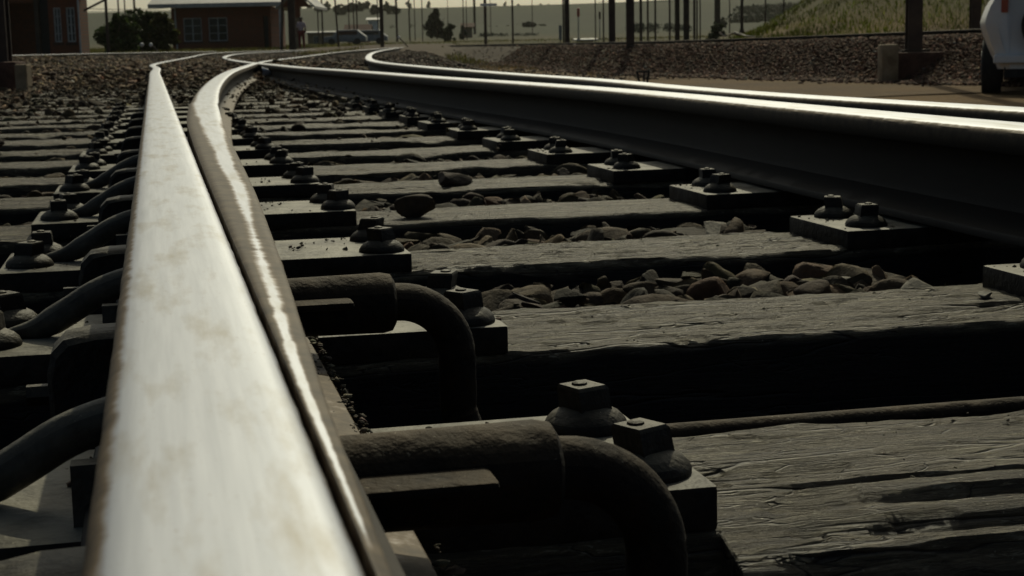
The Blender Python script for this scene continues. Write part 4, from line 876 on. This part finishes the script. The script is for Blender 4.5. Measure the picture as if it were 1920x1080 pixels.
for i, (px, yt, wp, D) in enumerate([(602, 6, 24, 600), (616, 2, 20, 620), (644, 7, 22, 560), (660, 5, 22, 590), (676, 2, 18, 600), (690, 2, 16, 640), (703, 8, 18, 560), (728, 2, 22, 600), (741, 12, 26, 560)]):
    tree(px, 40, yt, wp * 1.35, D, 'dark blue green tree in the far row behind the poles, %s from the left' % ordinal(i), 'tree', 'tree', (.03, .042, .030), 1500, 'far row of dark trees behind the poles', 10, .05, cone=(i % 3 == 1), size=.5)
for i, (px, yt, wp, D) in enumerate([(768, 2, 12, 1250), (806, 1, 10, 1250), (948, 2, 7, 1300), (974, 6, 8, 1300), (1015, 6, 6, 1300), (1028, 7, 12, 1300), (1041, 8, 5, 1300), (565, 4, 14, 1200), (583, 8, 14, 1200)]):
    tree(px, None, yt, wp, D, 'tiny dark tree on the skyline of the far hill, %s from the left' % ordinal([7, 8, 0, 1, 2, 3, 4, 5, 6].index([2, 3, 4, 5, 6, 7, 8, 0, 1][i]) if False else (i + 2) % 9), 'tree', 'tree', (.03, .04, .03), 260, 'skyline trees on the far hill', 6, .05, size=1.1)
# far dark wood on the ridge to the right and left
def wood_mass(px0, px1, y0f, D, n, label, h=9, base=(.028, .036, .028)):
    x0, x1 = at(px0, 50, D).x, at(px1, 50, D).x; cs = []; rs_ = []
    for i in range(n):
        f = random.random(); px = px0 + (px1 - px0) * f; d = D * random.uniform(.96, 1.06); p = at(px, y0f(px), d); hh = h * random.uniform(.6, 1.2); cs.append((p.x, p.y, p.z - hh * .5)); rs_.append((hh * .6, hh * .6, hh * .6))
    V, F, T = leaves(cs, rs_, n * 90, h * .085, base); tag(fast_mesh('wood', V, F, 'leaf', T), label, 'wood', kind='stuff')
wood_mass(1378, 1500, lambda x: 14 - (x - 1378) * .07, 520, 90, 'dark hazy wood on the ridge behind the grassy embankment', 5)
wood_mass(1380, 1500, lambda x: 24 - (x - 1378) * .05, 420, 60, 'lower dark part of the hazy wood behind the embankment', 5)
wood_mass(585, 760, lambda x: 30, 620, 60, 'dark undergrowth below the far row of trees', 5)
wood_mass(1180, 1290, lambda x: 44, 260, 40, 'dark scrub on the low rise behind the masts', 1.5)
wood_mass(900, 1010, lambda x: 62, 260, 40, 'dark hedge in front of the far fields', 1.2)
wood_mass(640, 1300, lambda x: 33 + 3 * math.sin(x * .021), 800, 60, 'thin broken hedgerow across the middle of the far hill', 2.2, (.04, .05, .026))
wood_mass(700, 1180, lambda x: 47 + 2 * math.sin(x * .03), 430, 45, 'low scattered scrub at the foot of the far hill', 1.3, (.04, .05, .024))
# grass
def blades(x, y, h, base, wid=.12):
    n = len(x); z = ground_z(x, y); a = RNG.uniform(0, 6.28, n); hh = h * RNG.uniform(.5, 1.5, n); wv = hh * wid; lean = RNG.normal(0, .3, (n, 2)) * hh[:, None]
    dx, dy = np.cos(a) * wv, np.sin(a) * wv; b0 = np.stack([x - dx, y - dy, z - .02], 1); b1 = np.stack([x + dx, y + dy, z - .02], 1); t = np.stack([x + lean[:, 0], y + lean[:, 1], z + hh], 1)
    V = np.stack([b0, b1, t], 1).reshape(-1, 3); T = np.array(base)[None] * RNG.lognormal(0, .35, (n, 1)) * (.45 + 1.2 * vnoise(x, y, .7, 40))[:, None] * np.stack([RNG.uniform(.8, 1.4, n), np.ones(n), RNG.uniform(.6, 1, n)], 1)
    return V, np.arange(3 * n).reshape(n, 3), np.repeat(np.clip(T, .004, .5), 3, 0)
n = 60000; az = np.radians(RNG.uniform(6.5, 19.5, n)); rr = 32 + 60 * RNG.random(n) ** 1.2; x, y = rr * np.sin(az), rr * np.cos(az); z, Pp = ground_z(x, y, True)
k = (Pp['bank'] > .03) & (vnoise(x, y, .5, 21) > .28); V, F, T = blades(x[k], y[k], .10, (.062, .082, .012)); tag(fast_mesh('bank_grass', V, F, 'grass', T), 'rough green and yellow grass covering the embankment on the right', 'grass', kind='stuff')
n = 60000; az = np.radians(RNG.uniform(-20, 9, n)); rr = 50 + 120 * RNG.random(n); x, y = rr * np.sin(az), rr * np.cos(az); z, Pp = ground_z(x, y, True)
k = (np.minimum(np.minimum(Pp['dL'], Pp['dC']), np.minimum(Pp['dR'], Pp['dD'])) > 2) & (vnoise(x, y, .2, 31) > .3); V, F, T = blades(x[k], y[k], .14, (.08, .085, .026)); tag(fast_mesh('field_grass', V, F, 'grass', T), 'low grass and weeds growing between the yard tracks and the buildings', 'grass', kind='stuff')
n = 9000; px = RNG.uniform(900, 1250, n); D = RNG.uniform(30, 60, n); x = (px - 960) / FPX * D; y = D; z, Pp = ground_z(x, y, True); k = (Pp['right'] > .9) & (Pp['dC'] > 2) & (vnoise(x, y, .8, 3) > .45)
V, F, T = blades(x[k], y[k], .07, (.11, .085, .035)); tag(fast_mesh('dry_grass', V, F, 'grass', T), 'patchy dry brown grass on the dirt beyond the right rail', 'grass', kind='stuff')

# ------------------------------------------------------------ small things in the yard
def lever(px0, y0, px1, y1, D, label):
    a, c = at(px0, y0, D), at(px1, y1, D); r = root('point_lever', Vector((c.x, c.y, gz(c.x, c.y))), label, 'lever', 'point levers with white weights'); mb = MB(); mb.tube([c, a], .022, 8); obj('handle', mb, 'mast', r)
    mb = MB(); mb.lathe([(.02, -.06), (.05, -.03), (.055, 0), (.05, .03), (.02, .06)], a, 12); obj('counterweight', mb, 'white', r, smooth=50); mb = MB(); mb.box(-.1, .1, -.12, .12, -.05, .07, c=(c.x, c.y, gz(c.x, c.y))); obj('lever_frame', mb, 'mast', r, bevel=.02)
lever(283, 84, 296, 96, 48, 'point lever with its white weight leaning left, before the bushes'); lever(748, 70, 765, 88, 62, 'point lever with pale weight leaning left, right of the stout pole')
b = gbase(266, 60); mb = MB(); q = at(266, 84, 60); mb.lathe([(.02, -.08), (.06, -.06), (.08, 0), (.06, .06), (.02, .08)], q, 14); o = obj('marker_post', mb, 'white', smooth=50)
tag(o, 'round white marker head before the dark bush', 'marker'); mb = MB(); mb.tube([Vector((q.x, q.y + .0, gz(q.x, q.y))), q - Vector((0, 0, .1))], .03, 6); obj('stem', mb, 'mast', o)
# wire bucket frame on the dirt
def stand():
    D = 23.9; c = at(1206, 157, D); b = Vector((c.x, D, c.z)); r = root('iron_stand', b, 'small black iron frame standing on the dirt behind the right rail', 'stand')
    w0, w1, h = .055, .095, .20
    for sx in (-1, 1):
        for sy in (-1, 1): mb = MB(); mb.tube([b + Vector((sx * w0, sy * w0, 0)), b + Vector((sx * w1, sy * w1, h))], .013, 6); obj('leg', mb, 'black', r)
    mb = MB(); mb.box(-w1 - .01, w1 + .01, -w1, -w1 + .02, h - .03, h, c=b); mb.box(-w0 - .01, w0 + .01, -w0 - .015, w0 + .015, 0, .025, c=b); obj('frame', mb, 'black', r); mb = MB(); mb.tube([b + Vector((.012, 0, .02)), b + Vector((.012, 0, h))], .014, 6); obj('stem', mb, 'black', r)
stand()
# bleached branches on the bank
for i, (pts, lab) in enumerate((([(1349, 60, 40), (1353, 64, 40), (1360, 69, 40)], 'short bleached branch, leftmost on the bank rail'), ([(1377, 60, 41), (1392, 65, 40.5), (1405, 68, 40), (1440, 69, 40)], 'long bleached branch lying by the bank rail'), ([(1362, 67, 41), (1376, 63, 42), (1388, 67, 42)], 'dark crooked branch between the two pale ones'))):
    mb = MB(); mb.tube(catmull([at(*p) for p in pts], 4), .022, 6); tag(obj('branch', mb, 'straw' if i < 2 else 'bark'), lab, 'branch', 'branches on the bank')
mb = MB(); mb.add(*(lambda P: (P, [(0, 1, 2, 3), (4, 7, 6, 5), (0, 4, 5, 1), (1, 5, 6, 2), (2, 6, 7, 3), (3, 7, 4, 0)]))([at(1405, 62, 46), at(1460, 57, 46), at(1500, 66, 46), at(1405, 66, 46), at(1405, 62, 47), at(1460, 57, 47), at(1500, 66, 47), at(1405, 66, 47)]))
tag(obj('rubble_heap', mb, 'darkblock', bevel=.03), 'low dark heap of spoil behind the bleached branches', 'heap')
for px, py, D, sz, lab in ((1128, 111 - 44, 46, .06, 'pale stone on the bank beside the thin dark pole'), (1079, 112, 48, .09, 'white stone at the foot of the lone slender mast'), (993, 107, 60, .1, 'white stone in the dry grass, left of the lone mast')):
    q = at(px, py, D); V, F, T = rocks(np.array([[0, 0, 0.]]), np.array([sz]), [P2[2]], np.array([[.55, .54, .5]])); o = fast_mesh('stone', V, F, 'ballast', T); o.location = (q.x, q.y, gz(q.x, q.y) + sz * .5); tag(o, lab, 'stone')

# ------------------------------------------------------------ white car at the right edge (seen from behind)
def car():
    D = 16.6; xl = at(1836, 60, D).x; W = 1.62; zg = at(1855, 178, D).z; H = 1.46; xc = xl + W / 2; L = 3.9
    r = root('hatchback_car', (xl, D, zg), 'white hatchback at the right edge seen from behind, one tyre and tail lamp showing', 'car')
    # outline across (half width) for heights, lofted along the length
    secs = [(0, .78, .96), (.05, .93, 1.0), (.25, 1.0, 1.0), (.9, 1.0, 1.0), (2.2, 1.0, 1.0), (3.2, .98, .92), (3.7, .93, .72), (3.9, .80, .62)]
    pr = [(.0, .27), (.62, .27), (.645, .34), (.69, .42), (.75, .56), (.80, .70), (.81, .76), (.79, .84), (.755, .93), (.705, 1.01), (.665, 1.08), (.60, 1.26), (.54, 1.40), (.40, 1.45), (0, 1.465)]
    vs = []; m = len(pr) * 2 - 2
    for y, kx, kz in secs:
        ring = [(x * kx, z) for x, z in pr] + [(-x * kx, z) for x, z in pr[-2:0:-1]]
        for x, z in ring:
            zz = z if z < .8 else .8 + (z - .8) * (kz if y > 2.5 else 1)
            if y > 2.9 and z > .8: zz = .8 + (z - .8) * max(0.15, (3.6 - y) / 1.2 if y < 3.6 else .12)
            yy = y + (max(0, z - 1.0) * .35 if y < .5 else 0) + (max(0, .55 - z) * .2 if y < .1 else 0)
            vs.append((xc + x, D + yy, zg + zz))
    mb = MB(); n = len(secs); mb.add(vs, [(i * m + j, i * m + (j + 1) % m, (i + 1) * m + (j + 1) % m, (i + 1) * m + j) for i in range(n - 1) for j in range(m)] + [tuple(range(m))[::-1], tuple((n - 1) * m + j for j in range(m))]); body = obj('body', mb, 'carpaint', r, smooth=35)
    for sx in (-1, 1):
        for y in (.62, 3.15):
            mb = MB(); x = xc + sx * (W / 2 - .035); a, c = x - sx * .02 + sx * .03, x - sx * .195
            mb.tube([(a, D + y, zg + .29), (a - sx * .012, D + y, zg + .29), (c + sx * .012, D + y, zg + .29), (c, D + y, zg + .29)], [.275, .29, .29, .275], 28); w_ = obj('wheel', mb, 'black', r, smooth=35)
            mb = MB(); mb.tube([(a + sx * .008, D + y, zg + .29), (a - sx * .01, D + y, zg + .29)], .17, 16); obj('hubcap', mb, 'greyp', w_)
        mb = MB(); mb.box(-.035, .035, -.03, .05, .86, 1.16, c=(xc + sx * .60 - sx * .04, D + .02, zg)); obj('tail_lamp', mb, 'redl', r, bevel=.012)
    mb = MB(); mb.box(-.66, .66, -.045, .10, .33, .42, c=(xc, D, zg)); obj('bumper_strip', mb, 'carpaint', r, bevel=.02)
    mb = MB(); mb.box(-.55, .55, .08, .9, .18, .30, c=(xc, D, zg)); obj('underbody', mb, 'black', r)
    mb = MB(); mb.box(-.5, .5, -.01, .03, 1.06, 1.32, c=(xc, D + .0, zg)); obj('rear_window', mb, 'glass', r, bevel=.02)
    # spare wheel on the tailgate
    mb = MB(); mb.tube([(xc - .10, D - .14, zg + .72), (xc - .10, D - .12, zg + .72), (xc - .10, D + .03, zg + .72)], [.25, .29, .29], 32); sp = obj('spare_wheel', mb, 'black', r, smooth=35)
    mb = MB(); mb.tube([(xc - .10, D - .15, zg + .72), (xc - .10, D - .13, zg + .72)], .12, 16); obj('hubcap', mb, 'greyp', sp)
    r.rotation_euler = (0, 0, -rad(18))
car()

# ------------------------------------------------------------ haze
def haze():
    mb = MB(); mb.box(-6600, 6600, -6600, 6600, -40, 130); o = obj('haze', mb, None); tag(o, kind='stuff', label='thin pale haze over the yard and the far hill', cat='haze')
    m = bpy.data.materials.new('haze_air'); m.use_nodes = True; nt = m.node_tree; nt.nodes.clear()
    out = N(nt, 'ShaderNodeOutputMaterial'); v = N(nt, 'ShaderNodeVolumePrincipled'); v.inputs['Color'].default_value = (.92, .90, .76, 1); v.inputs['Density'].default_value = .00009; v.inputs['Anisotropy'].default_value = .35
    nt.links.new(v.outputs[0], out.inputs['Volume']); o.data.materials.append(m)
haze()
